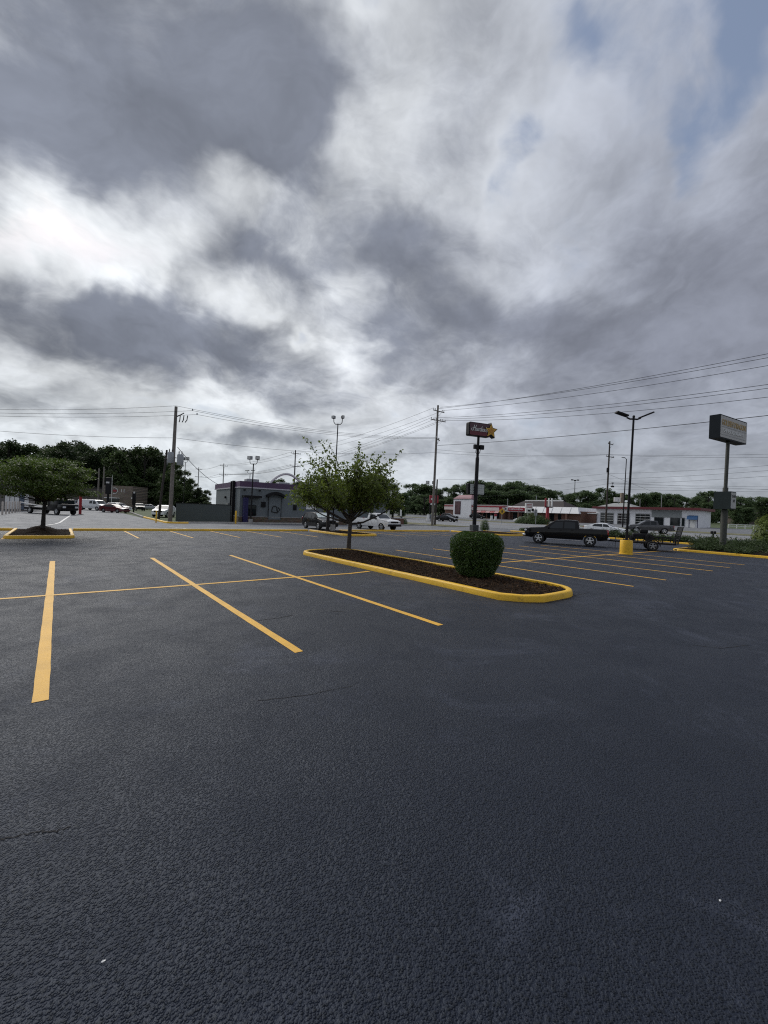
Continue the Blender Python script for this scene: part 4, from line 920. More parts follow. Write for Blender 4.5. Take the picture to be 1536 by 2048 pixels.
# ------------------------------------------------------------------ signs
RED_D = mat('sign_dark_red', (.060, .008, .017), .35, var=.15, vscale=1.5, coat=.3); RED_B = mat('sign_red', (.30, .016, .03), .4, var=.12, vscale=2)
GOLD = mat('star_yellow', (.62, .36, .04), .4, var=.12, vscale=2); CREAM = mat('sign_face', (.44, .43, .41), .5, var=.10, vscale=1.3, dirt=.25)
LETG = mat('gold_letters', (.40, .26, .07), .5, var=.1); LETW = mat('pale_letters', (.66, .66, .64), .5, var=.05); LETB = mat('black_letters', (.012, .012, .012), .5, var=.1)
def catmull(P, n=5):
    P = [np.array(p, float) for p in P]; Q = [P[0]] + P + [P[-1]]; out = []
    for i in range(1, len(Q) - 2):
        for k in range(n):
            t = k / n; a, b, c, d = Q[i - 1:i + 3]
            out.append(.5 * ((2 * b) + (-a + c) * t + (2 * a - 5 * b + 4 * c - d) * t * t + (-a + 3 * b - 3 * c + d) * t ** 3))
    out.append(P[-1]); return out
SCRIPT = [[(.02, .42), (-.06, .25), (.0, .06), (.14, .04), (.24, .28), (.32, .62), (.38, 1.0)], [(.12, .56), (.32, .50), (.52, .55)], [(.66, 1.0), (.55, .5), (.48, .08), (.56, .0)],
    [(.88, .40), (.76, .48), (.66, .26), (.70, .03), (.82, .10), (.90, .42), (.87, .10), (.95, .02)], [(.98, .30), (1.05, .46), (1.02, .02)], [(1.03, .28), (1.10, .46), (1.18, .40)],
    [(1.44, .40), (1.32, .48), (1.22, .26), (1.26, .03), (1.38, .10), (1.48, .50), (1.56, .92)], [(1.46, .42), (1.44, .10), (1.52, .02)],
    [(1.58, .18), (1.76, .34), (1.70, .47), (1.60, .40), (1.58, .12), (1.68, .02), (1.82, .12)], [(1.86, .18), (2.04, .34), (1.98, .47), (1.88, .40), (1.86, .12), (1.96, .02), (2.10, .12)],
    [(2.20, .86), (2.16, .68)], [(2.38, .42), (2.26, .44), (2.26, .30), (2.36, .16), (2.28, .02), (2.18, .08)]]
def star(cx, cz, r0, r1, rot=0.0, n=5): return [(cx + (r0 if i % 2 == 0 else r1) * math.sin(math.pi * i / n + rot), cz + (r0 if i % 2 == 0 else r1) * math.cos(math.pi * i / n + rot)) for i in range(2 * n)]
def rrect(w, h, r, n=4):
    out = []
    for cx, cz, a in ((w / 2 - r, h / 2 - r, 0), (-w / 2 + r, h / 2 - r, 90), (-w / 2 + r, -h / 2 + r, 180), (w / 2 - r, -h / 2 + r, 270)):
        out += [(cx + r * math.cos(R(a + 90 * i / n)), cz + r * math.sin(R(a + 90 * i / n))) for i in range(n + 1)]
    return out
HS = base_at(948, 50.3); HS[2] = .11
t = thing('pylon_sign', 'tall burger restaurant sign with white script and a yellow star', 'sign', HS, c2g(.93, .37))
MB().bbox(0, 0, .35, .80, .80, .70, .04).build('base_box', mat('sign_base_green', (.05, .058, .056), .7, var=.2), t)
lean = .012
MB().tube([(0, 0, .6), (lean * 5, 0, 8.8), (lean * 6, 0, 9.0)], [.24, .22, .16], 14).build('pole', STEELD, t, 40)
MB().tube([(lean * 6, 0, 8.9), (lean * 8, 0, 11.6)], [.16, .15], 12).build('upper_pole', STEELD, t, 40)
cab = MB().vprism([(x + .02, z + 12.25) for x, z in rrect(3.05, 1.62, .16)], -.32, .32).build('cabinet', STEELD, t)
MB().vprism([(x + .05, z + 12.25) for x, z in rrect(2.86, 1.46, .12)], -.345, -.30).build('face', RED_D, cab)
MB().vprism([(x + .05, z + 11.76) for x, z in rrect(2.84, .46, .1)], -.352, -.34).build('lower_band', mat('sign_lower_red', (.13, .012, .024), .4), cab)
b = MB()
for st in SCRIPT: b.tube([(-1.13 + p[0] * .93, -.37, 12.02 + p[1] * .70) for p in catmull(st)], .042, 6)
b.build('lettering', LETW, cab)
sb = MB().vprism(star(1.62, 12.25, 1.02, .50), -.36, .30).build('star', STEELD, t)
MB().vprism(star(1.62, 12.25, .86, .40), -.40, -.35).build('star_face', GOLD, sb); MB().vprism(star(1.62, 12.25, .50, .24), -.42, -.39).build('star_inset', mat('star_orange', (.50, .23, .03), .4, var=.1), sb)
for s in (-1, 1):
    MB().bbox(lean * 6 + s * .42, -.18, 10.15, .58, .3, .55, .05).build('floodlight', STEELD, t)
    MB().tube([(lean * 6 + s * .3, -.1, 9.9), (lean * 6 + s * .28, 0, 9.5), (lean * 6, 0, 9.2)], .04, 6).build('floodlight_arm', STEELD, t)
rb = MB().bbox(.25, .45, 5.05, 2.35, .5, 1.35, .05).build('reader_board', STEELD, t)
MB().box(.34, .185, 5.05, 2.0, .03, 1.2).build('reader_face', mat('reader_white', (.52, .55, .52), .5, var=.05), rb)
for k in range(4): MB().box(.34, .165, 4.62 + k * .29, 1.96, .02, .018).build('letter_track', STEELG, rb)

SG = np.array([39.29, 8.65, .11]); HD = c2g(.866, .5)
t = thing('pylon_sign', 'tall grey restaurant sign with gold lettering and a small reader box below', 'sign', SG, HD)
POLEG = mat('olive_pole', (.055, .058, .048), .65, .0, var=.12, vscale=1.2)
MB().tube([(0, 0, -.1), (.05, 0, 3.0)], .205, 20).build('lower_pole', POLEG, t, 40); MB().tube([(.05, 0, 2.9), (.07, 0, 4.7)], .17, 20).build('collar', POLEG, t, 40)
MB().tube([(.07, 0, 4.7), (.17, 0, 8.3)], .118, 18).build('upper_pole', POLEG, t, 40)
cab = MB().box(.16, 0, 9.02, 4.5, .66, 1.70).build('cabinet', mat('slate_cabinet', (.016, .021, .026), .6, var=.1, spec=.12), t)
MB().box(.16, -.335, 9.02, 4.32, .02, 1.54).build('face', CREAM, cab)
link('lettering', text_mesh('lettering', 'GOLDEN DRAGON', .58, LETG, bold=.012, depth=.008, sx=.79), cab, (.16, -.355, 9.32)); link('lettering', text_mesh('lettering', 'CHINESE RESTAURANT', .36, LETW, bold=.010, depth=.008, sx=.92), cab, (.10, -.355, 8.74))
for z in (9.02, 8.45): MB().box(.16, -.35, z, 4.1, .012, .03).build('rule_line', STEELG, cab)
rb = MB().box(.0, .0, 3.72, .90, 1.05, 1.30).build('reader_box', mat('reader_box_green', (.030, .040, .040), .6, var=.1, spec=.12), t)
MB().box(.0, -.54, 3.72, .80, .03, 1.18).build('reader_face', mat('reader_face', (.42, .42, .40), .5, var=.08), rb)
link('lettering', text_mesh('lettering', 'CLOSE', .23, LETB, bold=.012, depth=.004, sx=.9), rb, (.0, -.562, 4.02)); link('lettering', text_mesh('lettering', 'AT', .27, LETB, bold=.012, depth=.004), rb, (.05, -.562, 3.68))

# ------------------------------------------------------------------ buildings
GREYW = mat('grey_stucco', (.150, .172, .182), .8, var=.07, vscale=.8, bump=.2, bscale=12); GREYL = mat('light_grey_stucco', (.20, .215, .215), .8, var=.07, vscale=.8)
PURP = mat('purple_band', (.085, .045, .10), .5, var=.10, vscale=1); BLUEC = mat('blue_column', (.012, .010, .075), .4, var=.1); TRIMW = mat('pale_trim', (.50, .48, .52), .5, var=.06)
def brick_mat(name, c1, c2, mort, scale, bw=.5, rh=.25):
    m, N, L, b = node_mat(name); b.inputs['Roughness'].default_value = .9
    tc = N.new('ShaderNodeTexCoord'); mp = N.new('ShaderNodeMapping'); L.new(tc.outputs['Object'], mp.inputs[0]); mp.inputs[2].default_value = (R(90), 0, 0)
    br = N.new('ShaderNodeTexBrick'); L.new(mp.outputs[0], br.inputs[0]); br.inputs['Scale'].default_value = scale
    br.inputs['Color1'].default_value = c1 + (1,); br.inputs['Color2'].default_value = c2 + (1,); br.inputs['Mortar'].default_value = mort + (1,)
    br.inputs['Brick Width'].default_value = bw; br.inputs['Row Height'].default_value = rh; br.inputs['Mortar Size'].default_value = .02
    no = N.new('ShaderNodeTexNoise'); no.inputs['Scale'].default_value = 4; L.new(tc.outputs['Object'], no.inputs[0])
    mx = N.new('ShaderNodeMix'); mx.data_type = 'RGBA'; mx.blend_type = 'MULTIPLY'; mx.inputs[0].default_value = .6; L.new(br.outputs[0], mx.inputs[6]); L.new(no.outputs['Color'], mx.inputs[7])
    L.new(mx.outputs[2], b.inputs['Base Color']); return m
STONE = brick_mat('stone_veneer', (.17, .115, .075), (.24, .19, .14), (.09, .075, .06), 1.4); BRICK = brick_mat('red_brick', (.19, .085, .055), (.25, .12, .08), (.20, .17, .15), 3.0)
LEDGE = brick_mat('ledge_stone', (.26, .21, .17), (.38, .31, .25), (.12, .10, .085), 1.0, .7, .22)

B0 = np.array([16.35, 47.8, 0.0]); bh = c2g(.829, .559)
t = thing('restaurant_building', 'low grey restaurant with purple parapet and stone base', 'building', B0, bh)
wall = MB().prism([(0, 0), (14, 0), (14, 13), (.6, 13), (0, 12.4)], .0, 4.1).build('wall', GREYW, t)
MB().prism([(14.0, 1.0), (21, 1.0), (21, 12), (14.0, 12)], 0, 3.1).build('side_wing', GREYW, t); MB().prism([(13.95, .8), (21.2, .8), (21.2, 12.2), (13.95, 12.2)], 3.1, 3.35).build('wing_fascia', mat('blue_grey_trim', (.05, .06, .085), .6), t)
MB().prism([(-.06, -.06), (14.06, -.06), (14.06, 13.06), (-.06, 13.06)], 4.22, 4.86).build('parapet', PURP, t)
MB().prism([(-.10, -.10), (14.10, -.10), (14.10, 13.1), (-.10, 13.1)], 4.08, 4.22).build('trim_band', TRIMW, t)
MB().prism([(-.12, -.12), (14.1, -.12), (14.1, 0), (-.003, 0), (-.003, 12.3), (-.12, 12.3)], 0, .74).build('stone_base', STONE, t); MB().prism([(-.16, -.16), (14.1, -.16), (14.1, 0), (-.005, 0), (-.005, 12.3), (-.16, 12.3)], .74, .80).build('stone_cap', CONC, t)
MB().prism([(.30, -.75), (.78, -.75), (.78, -.13), (.30, -.13)], 0, 3.0).build('blue_column', BLUEC, t)
MB().prism([(.25, -.85), (2.3, -.85), (2.3, -.003), (.25, -.003)], 3.0, 3.22).build('pickup_canopy', STEELD, t)
w_ = MB().box(1.3, -.16, 1.5, 1.15, .10, 1.25).build('pickup_window', STEELD, t); MB().box(1.3, -.22, 1.5, .98, .03, 1.08).build('pane', GLASSD, w_)
MB().box(2.75, -.06, 2.25, .50, .14, .62).build('menu_box', BLACKP, t); MB().box(6.7, -.06, 2.05, .42, .12, .65).build('utility_box', BLACKP, t)
pn = MB().prism([(3.35, -.14), (4.9, -.14), (4.9, -.003), (3.35, -.003)], .5, 3.15).build('arch_panel', GREYL if False else GREYW, t)
for x in (3.35, 4.9): MB().box(x, -.15, 1.85, .04, .05, 2.6).build('panel_joint', STEELD, pn)
MB().vprism([(3.0 + 2.2 * i / 10, 3.12 + .40 * math.sin(math.pi * i / 10)) for i in range(11)] + [(5.2 - 2.2 * i / 10, 3.42 + .40 * math.sin(math.pi * i / 10)) for i in range(11)], -.75, -.004).build('arched_awning', STEELD, t)
bell = [(-.42, -.30), (.36, -.42), (.30, -.10), (.22, .28), (-.02, .42), (-.26, .30), (-.34, .02)]
b = MB(); q = [(4.12 + x * .95, -.17, 1.72 + z * .95) for x, z in bell]; b.tube(catmull(q + [q[0]], 4), .055, 6); b.tube([(4.5, -.17, 1.35), (4.75, -.17, 1.72), (4.5, -.17, 1.98)], .05, 6); b.build('bell_emblem', LETB, t)
for x in (.45, 2.2): MB().bbox(x, -.2, 3.85, .18, .36, .16, .03).build('wall_light', BLACKP, t)
b = MB().tube([(1.5 + 5.0 * i / 16, 5.0, 4.8 + 1.75 * math.sin(math.pi * i / 16) ** .8) for i in range(17)], .17, 8); b.v = [(x + 3.4, y, z) for x, y, z in b.v]; b.build('roof_arch', WHITEP, t, 50)
for y_, w2 in ((3.4, .16), (2.2, .30)): MB().box(-.20, y_, 2.5, w2, w2, 4.9).build('drain_duct', STEELD, t)
d_ = MB().box(-.05, 5.4, 1.2, .14, 1.1, 2.2).build('service_door', GREYL, t); MB().box(-.14, 5.4, 1.2, .04, 1.2, .06).build('push_bar', STEELD, d_)
MB().bbox(-.1, 6.6, 3.0, .2, .3, .3, .04).build('wall_light', BLACKP, t)
for x, y_ in ((3, 6), (8, 8), (11, 5)): MB().bbox(x, y_, 5.15, 1.6, 1.3, .8, .08).build('roof_unit', GREYM, t)
MB().box(8.85, -.05, 2.35, 1.35, .08, .95).build('white_panel', WHITEP, t)
g = base_at(471, 45.5); u = thing('guard_post', 'yellow guard post at the corner of the grey restaurant', 'bollard', g); MB().lathe([(0, 0), (.09, 0), (.09, 1.35), (.05, 1.42), (0, 1.43)], 14).build('post', YKERB, u, 40)
# dumpster enclosure wall
g = np.array([10.1, 49.9, 0]); t = thing('enclosure_wall', 'plain grey-green enclosure wall between the transformer pole and restaurant', 'wall', g, c2g(.985, .17))
MB().box(2.85, .1, 1.0, 5.7, .2, 2.0).build('wall', mat('enclosure_green', (.072, .086, .084), .8, var=.05, vscale=.7), t); MB().box(2.85, .1, 2.03, 5.8, .28, .06).build('wall_cap', STEELD, t); MB().box(.1, 2.5, 1.0, .2, 4.6, 2.0).build('side_wall', GREYW, t)
# left shed with bollards
g = np.array([-20, 79, 0]); t = thing('store_building', 'low store with dark hip roof at the far left edge', 'building', g)
MB().box(8.3, 8, 2.0, 16.6, 16, 4.0).build('wall', mat('store_wall', (.16, .15, .14), .8), t)
MB().add([(-.8, -.9, 4.0), (17.2, -.9, 4.0), (17.2, 17, 4.0), (-.8, 17, 4.0), (5, 8, 6.6), (11.5, 8, 6.6)], [(0, 1, 5, 4), (1, 2, 5), (2, 3, 4, 5), (3, 0, 4), (0, 3, 2, 1)]).build('roof', mat('dark_shingle', (.05, .052, .056), .85, var=.2, vscale=2), t)
for k in range(5): MB().box(14.2 + k * .52, -.06, 1.7, .46, .10, 3.0).build('wall_panel', (WHITEP, P_BLUE)[k % 2 if k > 2 else 0], t)
MB().box(9.5, -.05, 1.3, 3.5, .08, 2.2).build('shop_window', GLASSD, t)
for k in range(8):
    g = np.array([-4.85 + .1 * k, 57.5 + 2.4 * k, 0]); o = MB().lathe([(0, 0), (.085, 0), (.085, 1.35), (.05, 1.42), (0, 1.43)], 12).build('bollard', mat('faded_bollard', (.50, .45, .40), .7, var=.2, vscale=3), None, 40, tuple(g)); tag(o, 'faded white bollard in the row before the left store', 'bollard', 'row of white bollards')
# stone-fronted shop
g = base_at(205, 112); t = thing('shop_building', 'stone-fronted shop with a round logo behind the parked vehicles', 'building', g, c2g(1, .06))
MB().box(3.85, 4, 3.05, 7.7, 8, 6.1).build('front_block', LEDGE, t); MB().box(-4.9, 5, 2.6, 9.8, 9, 5.2).build('side_block', mat('taupe_wall', (.085, .075, .066), .85), t); MB().box(-4.9, 5, 5.35, 10.2, 9.4, .3).build('side_fascia', STEELD, t)
b = MB(); b.tube([(3.0 + .78 * math.cos(R(a)), -.06, 4.7 + .78 * math.sin(R(a))) for a in range(-120, 121, 15)], .09, 6); b.build('logo_ring', LETW, t); MB().box(3.05, -.06, 4.7, .9, .10, .42).build('logo_bar', RED_B, t)
for x in (4.8, 5.5): MB().box(x, -.05, 4.8, .14, .08, .9).build('logo_letter', LETW, t)
MB().box(2.6, -.6, 2.75, 3.6, 1.3, .2).build('canopy', WHITEP, t); MB().box(2.6, -.03, 1.3, 3.2, .1, 2.4).build('shop_window', GLASSD, t); MB().box(8.1, -.3, 2.9, .7, .8, .35).build('wall_lamp', WHITEP, t)

# far side: garage
def wy(px, X): return float(hit_x(px, 1040, X)[1])
GX = 118.0; gy0 = wy(1192, GX); gz = terr(GX); t = thing('garage_building', 'white service garage with red roof band and three glazed bay doors', 'building', (GX, gy0, gz), -math.pi / 2)
def gx_(px): return gy0 - wy(px, GX)
Lg = gx_(1396); WHT = mat('white_block', (.80, .81, .83), .7, var=.06, vscale=.7, dirt=.12)
MB().box(Lg / 2, 5, 2.05, Lg, 10, 4.1).build('wall', WHT, t); MB().box(Lg / 2, 4.8, 4.4, Lg + 1.4, 11.6, .6).build('roof_band', mat('red_roof', (.13, .020, .026), .6, var=.12), t)
MB().add([(-.5, 1, 4.7), (9, 1, 4.7), (9, 9, 4.7), (-.5, 9, 4.7), (2.5, 5, 5.9), (6, 5, 5.9)], [(0, 1, 5, 4), (1, 2, 5), (2, 3, 4, 5), (3, 0, 4)]).build('roof_cap', mat('pale_roof', (.30, .31, .30), .8), t)
for a, c_ in ((1201, 1227), (1235, 1259), (1271, 1300)):
    x0, x1 = gx_(a), gx_(c_); d_ = MB().box((x0 + x1) / 2, -.03, 1.55, x1 - x0, .08, 3.0).build('bay_door', GLASSD, t)
    for k in range(5): MB().box((x0 + x1) / 2, -.08, .3 + k * .66, x1 - x0, .05, .09).build('door_rail', LETW if k else STEELG, d_)
    for k in range(4): MB().box(x0 + (x1 - x0) * k / 3, -.075, 1.55, .07, .04, 3.0).build('door_stile', STEELG, d_)
MB().box((gx_(1303) + gx_(1363)) / 2, -.06, 3.1, gx_(1363) - gx_(1303), .14, 1.7).build('grey_fascia', mat('grey_fascia', (.22, .24, .24), .7), t)
for a, c_ in ((1308, 1328), (1340, 1361), (1363, 1370)):
    x0, x1 = gx_(a), gx_(c_); w_ = MB().box((x0 + x1) / 2, -.03, 1.25, x1 - x0, .08, 2.1).build('shop_window', STEELG, t); MB().box((x0 + x1) / 2, -.08, 1.25, x1 - x0 - .2, .04, 1.9).build('pane', GLASSD, w_)
aw = gx_(1386); MB().add([(aw - 1.0, 0, 2.9), (aw + 1.0, 0, 2.9), (aw + 1.0, -.7, 2.65), (aw - 1.0, -.7, 2.65), (aw + 1.0, -1.1, 1.9), (aw - 1.0, -1.1, 1.9), (aw - 1, 0, 1.9), (aw + 1, 0, 1.9)], [(0, 1, 2, 3), (3, 2, 4, 5), (0, 3, 5, 6), (1, 7, 4, 2)]).build('blue_awning', mat('blue_awning', (.012, .075, .20), .6), t)
dr = MB().box(aw, -.03, 1.0, 1.0, .08, 2.0).build('entrance_door', WHITEP, t); MB().box(aw + .9, -.04, .95, .12, .06, 1.9).build('blue_stripe', BLUEC, t); MB().box(aw - .75, -.04, .95, .12, .06, 1.9).build('blue_stripe', BLUEC, t)
for k in (4, 9.5, 14.5): MB().cyl((k, 4, 4.7), (k, 4, 7.0 + (k == 14.5)), .07).build('vent_pipe', STEELG, t)
g = base_at(1233, 122); g[2] += 0; u = thing('pylon_sign', 'small white sign board on a tan post behind the garage roof', 'sign', g, c2g(1, 0)); MB().box(1.4, 0, 4.5, 1.0, .7, 9.0).build('post', mat('tan_post', (.22, .18, .14), .8), u); MB().bbox(-.2, -.2, 7.0, 1.9, .3, 1.3, .04).build('board', WHITEP, u)

# far side: red and white chicken restaurant and brick strip
KX = 112.0; ky0 = wy(889, KX); t = thing('restaurant_building', 'red and white fast-food restaurant with a striped tower across the highway', 'building', (KX, ky0, terr(KX)), -math.pi / 2)
def kx_(px): return ky0 - wy(px, KX)
BRK = BRICK; Lk = kx_(1006)
MB().box(Lk / 2, 6, 1.9, Lk, 11.8, 3.8).build('wall', BRK, t); MB().box(Lk / 2, 5.9, 3.25, Lk + .3, 12.3, 1.15).build('fascia', mat('cream_fascia', (.68, .60, .57), .6, var=.08), t)
MB().box(Lk / 2, 5.9, 4.02, Lk + .4, 12.4, .36).build('red_cap', RED_B, t); MB().box(Lk / 2, 5.9, 4.42, Lk + .2, 12.2, .4).build('upper_cap', mat('pale_cap', (.42, .36, .35), .7), t)
tx0, tx1 = kx_(908), kx_(943); tw = tx1 - tx0; mc = (tx0 + tx1) / 2
tower = MB().box(mc, 1.0, 3.2, tw, 3.2, 6.4).build('tower', WHT, t)
MB().add([(tx0 - .1, -.7, 6.65), (tx1 + .1, -.7, 6.65), (tx1 + .1, 2.7, 6.65), (tx0 - .1, 2.7, 6.65), (tx0 + 1.6, .6, 8.0), (tx1 - .8, .6, 8.0), (tx1 - .8, 1.6, 8.0), (tx0 + 1.6, 1.6, 8.0)], [(0, 1, 5, 4), (1, 2, 6, 5), (2, 3, 7, 6), (3, 0, 4, 7), (4, 5, 6, 7), (0, 3, 2, 1)]).build('tower_roof', mat('pink_roof', (.36, .20, .22), .7), t)
MB().box(mc, 1.0, 6.52, tw + .3, 3.5, .26).build('tower_band', RED_D, t); MB().box(tx0 + 2.1, -.64, 3.4, 2.6, .10, 4.6).build('poster_panel', RED_D, t); MB().box(tx0 + 2.1, -.70, 3.4, 2.1, .06, 4.1).build('poster', mat('poster_tone', (.10, .05, .055), .6, var=.5, vscale=.8), t)
for k in range(6):
    x = tx1 + 1.0 + k * (Lk - tx1 - 2.2) / 6; wl = (Lk - tx1 - 3.0) / 6
    MB().add([(x, -.1, 2.7), (x + wl, -.1, 2.7), (x + wl, -1.0, 2.0), (x, -1.0, 2.0)], [(0, 1, 2, 3)]).build('awning', RED_B if k % 2 == 0 else mat('awning_pale', (.50, .30, .30), .7), t)
    w_ = MB().box(x + wl / 2, -.02, 1.1, wl * .7, .08, 1.6).build('window', STEELD, t); MB().box(x + wl / 2, -.07, 1.1, wl * .6, .04, 1.45).build('pane', GLASSD, w_)
MB().vprism([(Lk - 1.2, 2.2), (Lk - .0, 2.2), (Lk + .1, 3.3), (Lk - .6, 4.0), (Lk - 1.5, 3.8)], -.35, -.22).build('red_badge', RED_B, t)
SX = 113.0; sy0 = wy(1007, SX); t = thing('shop_building', 'brick strip shops with white mansard band and red sign panel', 'building', (SX, sy0, terr(SX)), -math.pi / 2)
def sx_(px): return sy0 - wy(px, SX)
Ls = sx_(1158); MB().box(Ls / 2, 7.6, 1.6, Ls, 13, 3.2).build('wall', BRK, t); MB().box(sx_(1167), 9, 1.35, sx_(1176) - sx_(1158), 9, 2.7).build('annex', BRK, t); MB().box(sx_(1167), 9, 2.8, sx_(1176) - sx_(1158) + .4, 9.4, .25).build('annex_cap', WHITEP, t)
MB().add([(-.2, -.2, 2.5), (Ls, -.2, 2.5), (Ls - .9, .9, 4.3), (-.2, .9, 4.3), (Ls, 14, 2.5), (Ls - .9, 14, 4.3)], [(0, 1, 2, 3), (1, 4, 5, 2), (3, 2, 5)]).build('mansard', mat('white_mansard', (.74, .75, .76), .6, var=.05), t)
for k in range(1, 9): MB().box(Ls * k / 9, .30, 3.4, .06, .05, 1.95, rx=-.55).build('mansard_seam', STEELG, t)
MB().add([(1, 2, 4.3), (sx_(1120), 2, 4.3), (sx_(1120), 12, 4.3), (1, 12, 4.3), (sx_(1026), 6, 6.3), (sx_(1104), 6, 6.3)], [(0, 1, 5, 4), (1, 2, 5), (2, 3, 4, 5), (3, 0, 4), (0, 3, 2, 1)]).build('roof', mat('brown_roof', (.040, .032, .032), .85, var=.2), t); MB().box((sx_(1028) + sx_(1104)) / 2, 5.8, 6.35, sx_(1104) - sx_(1028), .4, .35).build('roof_ridge', WHITEP, t)
rs = MB().box((sx_(1017) + sx_(1049)) / 2, -.12, 3.35, sx_(1049) - sx_(1017), .5, 1.15).build('red_sign', RED_B, t)
for k in range(9):
    x = sx_(1019) + (sx_(1046) - sx_(1019)) * (k + .5) / 9; MB().bbox(x, -.42, 3.35, .62 if k % 3 else .8, .06, .34 + .2 * (k % 4 == 2), .05).build('sign_mark', mat('pink_letters', (.55, .38, .40), .5), rs)
MB().box(sx_(1011), -.1, 3.35, 1.5, .5, 1.3).build('white_sign', WHITEP, t); MB().bbox(sx_(1012), -.38, 3.4, .5, .06, .45, .1).build('sign_emblem', BLACKP, t); MB().box(sx_(1065), -.1, 3.3, .55, .5, .8).build('black_sign', BLACKP, t)
for a, c_ in ((1022, 1031), (1040, 1050), (1062, 1072), (1096, 1104), (1112, 1118)):
    x0, x1 = sx_(a), sx_(c_); w_ = MB().box((x0 + x1) / 2, 1.05, 1.25, x1 - x0, .14, 2.1).build('shop_window', STEELD, t); MB().box((x0 + x1) / 2, .96, 1.25, (x1 - x0) * .85, .06, 1.9).build('pane', GLASSD, w_)
for a in (1018, 1036, 1093, 1132): MB().box(sx_(a), .2, 1.25, .5, .5, 2.5).build('porch_post', BRK, t)
# far right low house and field sheds
g = base_at(1515, 190); t = thing('house', 'low brown-roofed building behind the field at the right edge', 'house', g, c2g(1, .1)); MB().box(4, 4, 1.6, 22, 8, 3.2).build('wall', mat('tan_wall', (.20, .17, .15), .8), t)
MB().add([(-7.6, -.6, 3.1), (15.6, -.6, 3.1), (15.6, 8.6, 3.1), (-7.6, 8.6, 3.1), (-5, 4, 5.6), (13, 4, 5.6)], [(0, 1, 5, 4), (1, 2, 5), (2, 3, 4, 5), (3, 0, 4)]).build('roof', mat('brown_shingle', (.085, .068, .058), .9, var=.2), t)
for k in range(3): MB().box(-4 + 6 * k, -.03, 1.6, 1.2, .08, 1.4).build('window', GLASSD, t)

# white rail fence
def rail_fence(label, a, b_, n):
    a = np.array(a); b_ = np.array(b_); d = b_ - a; L_ = np.linalg.norm(d[:2]); t = thing('rail_fence', label, 'fence', a, math.atan2(d[1], d[0])); RW = mat('fence_white', (.72, .72, .70), .6, var=.05); dz = (b_[2] - a[2])
    for k in range(n + 1): MB().box(L_ * k / n, 0, .5 + dz * k / n, .16, .16, 1.0).build('post', RW, t)
    for z in (.42, .85): MB().add([(0, -.1, z), (L_, -.1, z + dz), (L_, -.1, z + .17 + dz), (0, -.1, z + .17), (0, -.15, z), (L_, -.15, z + dz), (L_, -.15, z + .17 + dz), (0, -.15, z + .17)], [(0, 1, 2, 3), (7, 6, 5, 4), (0, 4, 5, 1), (3, 2, 6, 7), (0, 3, 7, 4), (1, 5, 6, 2)]).build('rail', RW, t)
rail_fence('short white rail fence beside the white garage', base_at(1397, 104), base_at(1420, 103), 2)
rail_fence('long white two-rail fence at the field right of the grey sign pole', base_at(1457, 104), base_at(1560, 100), 6)

# small roadside things across the highway
YEL = mat('warning_yellow', (.62, .36, .02), .5, var=.1)
g = base_at(1003, 93); t = thing('road_sign', 'yellow diamond warning sign before the red and white restaurant', 'road sign', g, c2g(1, 0)); MB().cyl((0, 0, 0), (0, 0, 3.4), .05).build('post', STEELG, t); MB().vprism([(0, 1.95), (.75, 2.7), (0, 3.45), (-.75, 2.7)], -.09, -.055).build('plate', YEL, t); MB().vprism([(-.12, 2.3), (.12, 2.3), (.12, 2.7), (.3, 2.7), (0, 3.1), (-.3, 2.7), (-.12, 2.7)], -.10, -.091).build('symbol', LETB, t)
g = base_at(1056, 103); t = thing('pylon_sign', 'two stacked white sign boards on a post above the roadside shrubs', 'sign', g, c2g(1, 0)); MB().cyl((0, .3, 0), (0, .3, 2.4), .18).build('post', STEELG, t); MB().bbox(.05, 0, 4.2, 1.85, .4, 1.3, .04).build('upper_board', WHITEP, t); MB().bbox(-.05, 0, 2.95, 1.5, .4, 1.05, .04).build('lower_board', WHITEP, t); MB().bbox(.1, -.22, 3.05, .7, .04, .45, .1).build('emblem', LETB, t)
for k in range(3): MB().box(.1, -.215, 3.9 + .33 * k, 1.3, .03, .14).build('text_bar', RED_B, t)
g = base_at(1094, 104); t = thing('pylon_sign', 'red column sign with three upright prongs before the brick shops', 'sign', g, c2g(1, 0)); MB().box(0, 0, 2.0, .6, .5, 4.0).build('column', RED_B, t)
for k, m_ in ((-.55, RED_B), (.25, WHITEP), (1.0, WHITEP)): MB().box(k, 0, 5.2, .32, .3, 2.2).build('prong', m_, t)
MB().box(.25, .0, 4.05, 1.9, .36, .28).build('cross_bar', STEELD, t)
g = base_at(1071, 88); t = thing('road_sign', 'grey signpost seen from behind left of the black pickup', 'road sign', g, c2g(1, 0)); MB().cyl((0, 0, 0), (0, 0, 3.4), .05).build('post', STEELG, t); MB().box(0, .08, 2.7, .6, .04, 1.3).build('plate', STEELG, t)
g = base_at(856, 88); t = thing('vending_box', 'white upright cabinet left of the twin poles by the road', 'cabinet', g, c2g(1, 0)); MB().bbox(0, 0, .75, .55, .5, 1.4, .05).build('case', WHITEP, t); MB().bbox(.65, 0, .75, .35, .5, 1.4, .05).build('side_case', P_BLUE, t); MB().box(.2, 0, .06, 1.6, .8, .12).build('plinth', CONC, t)
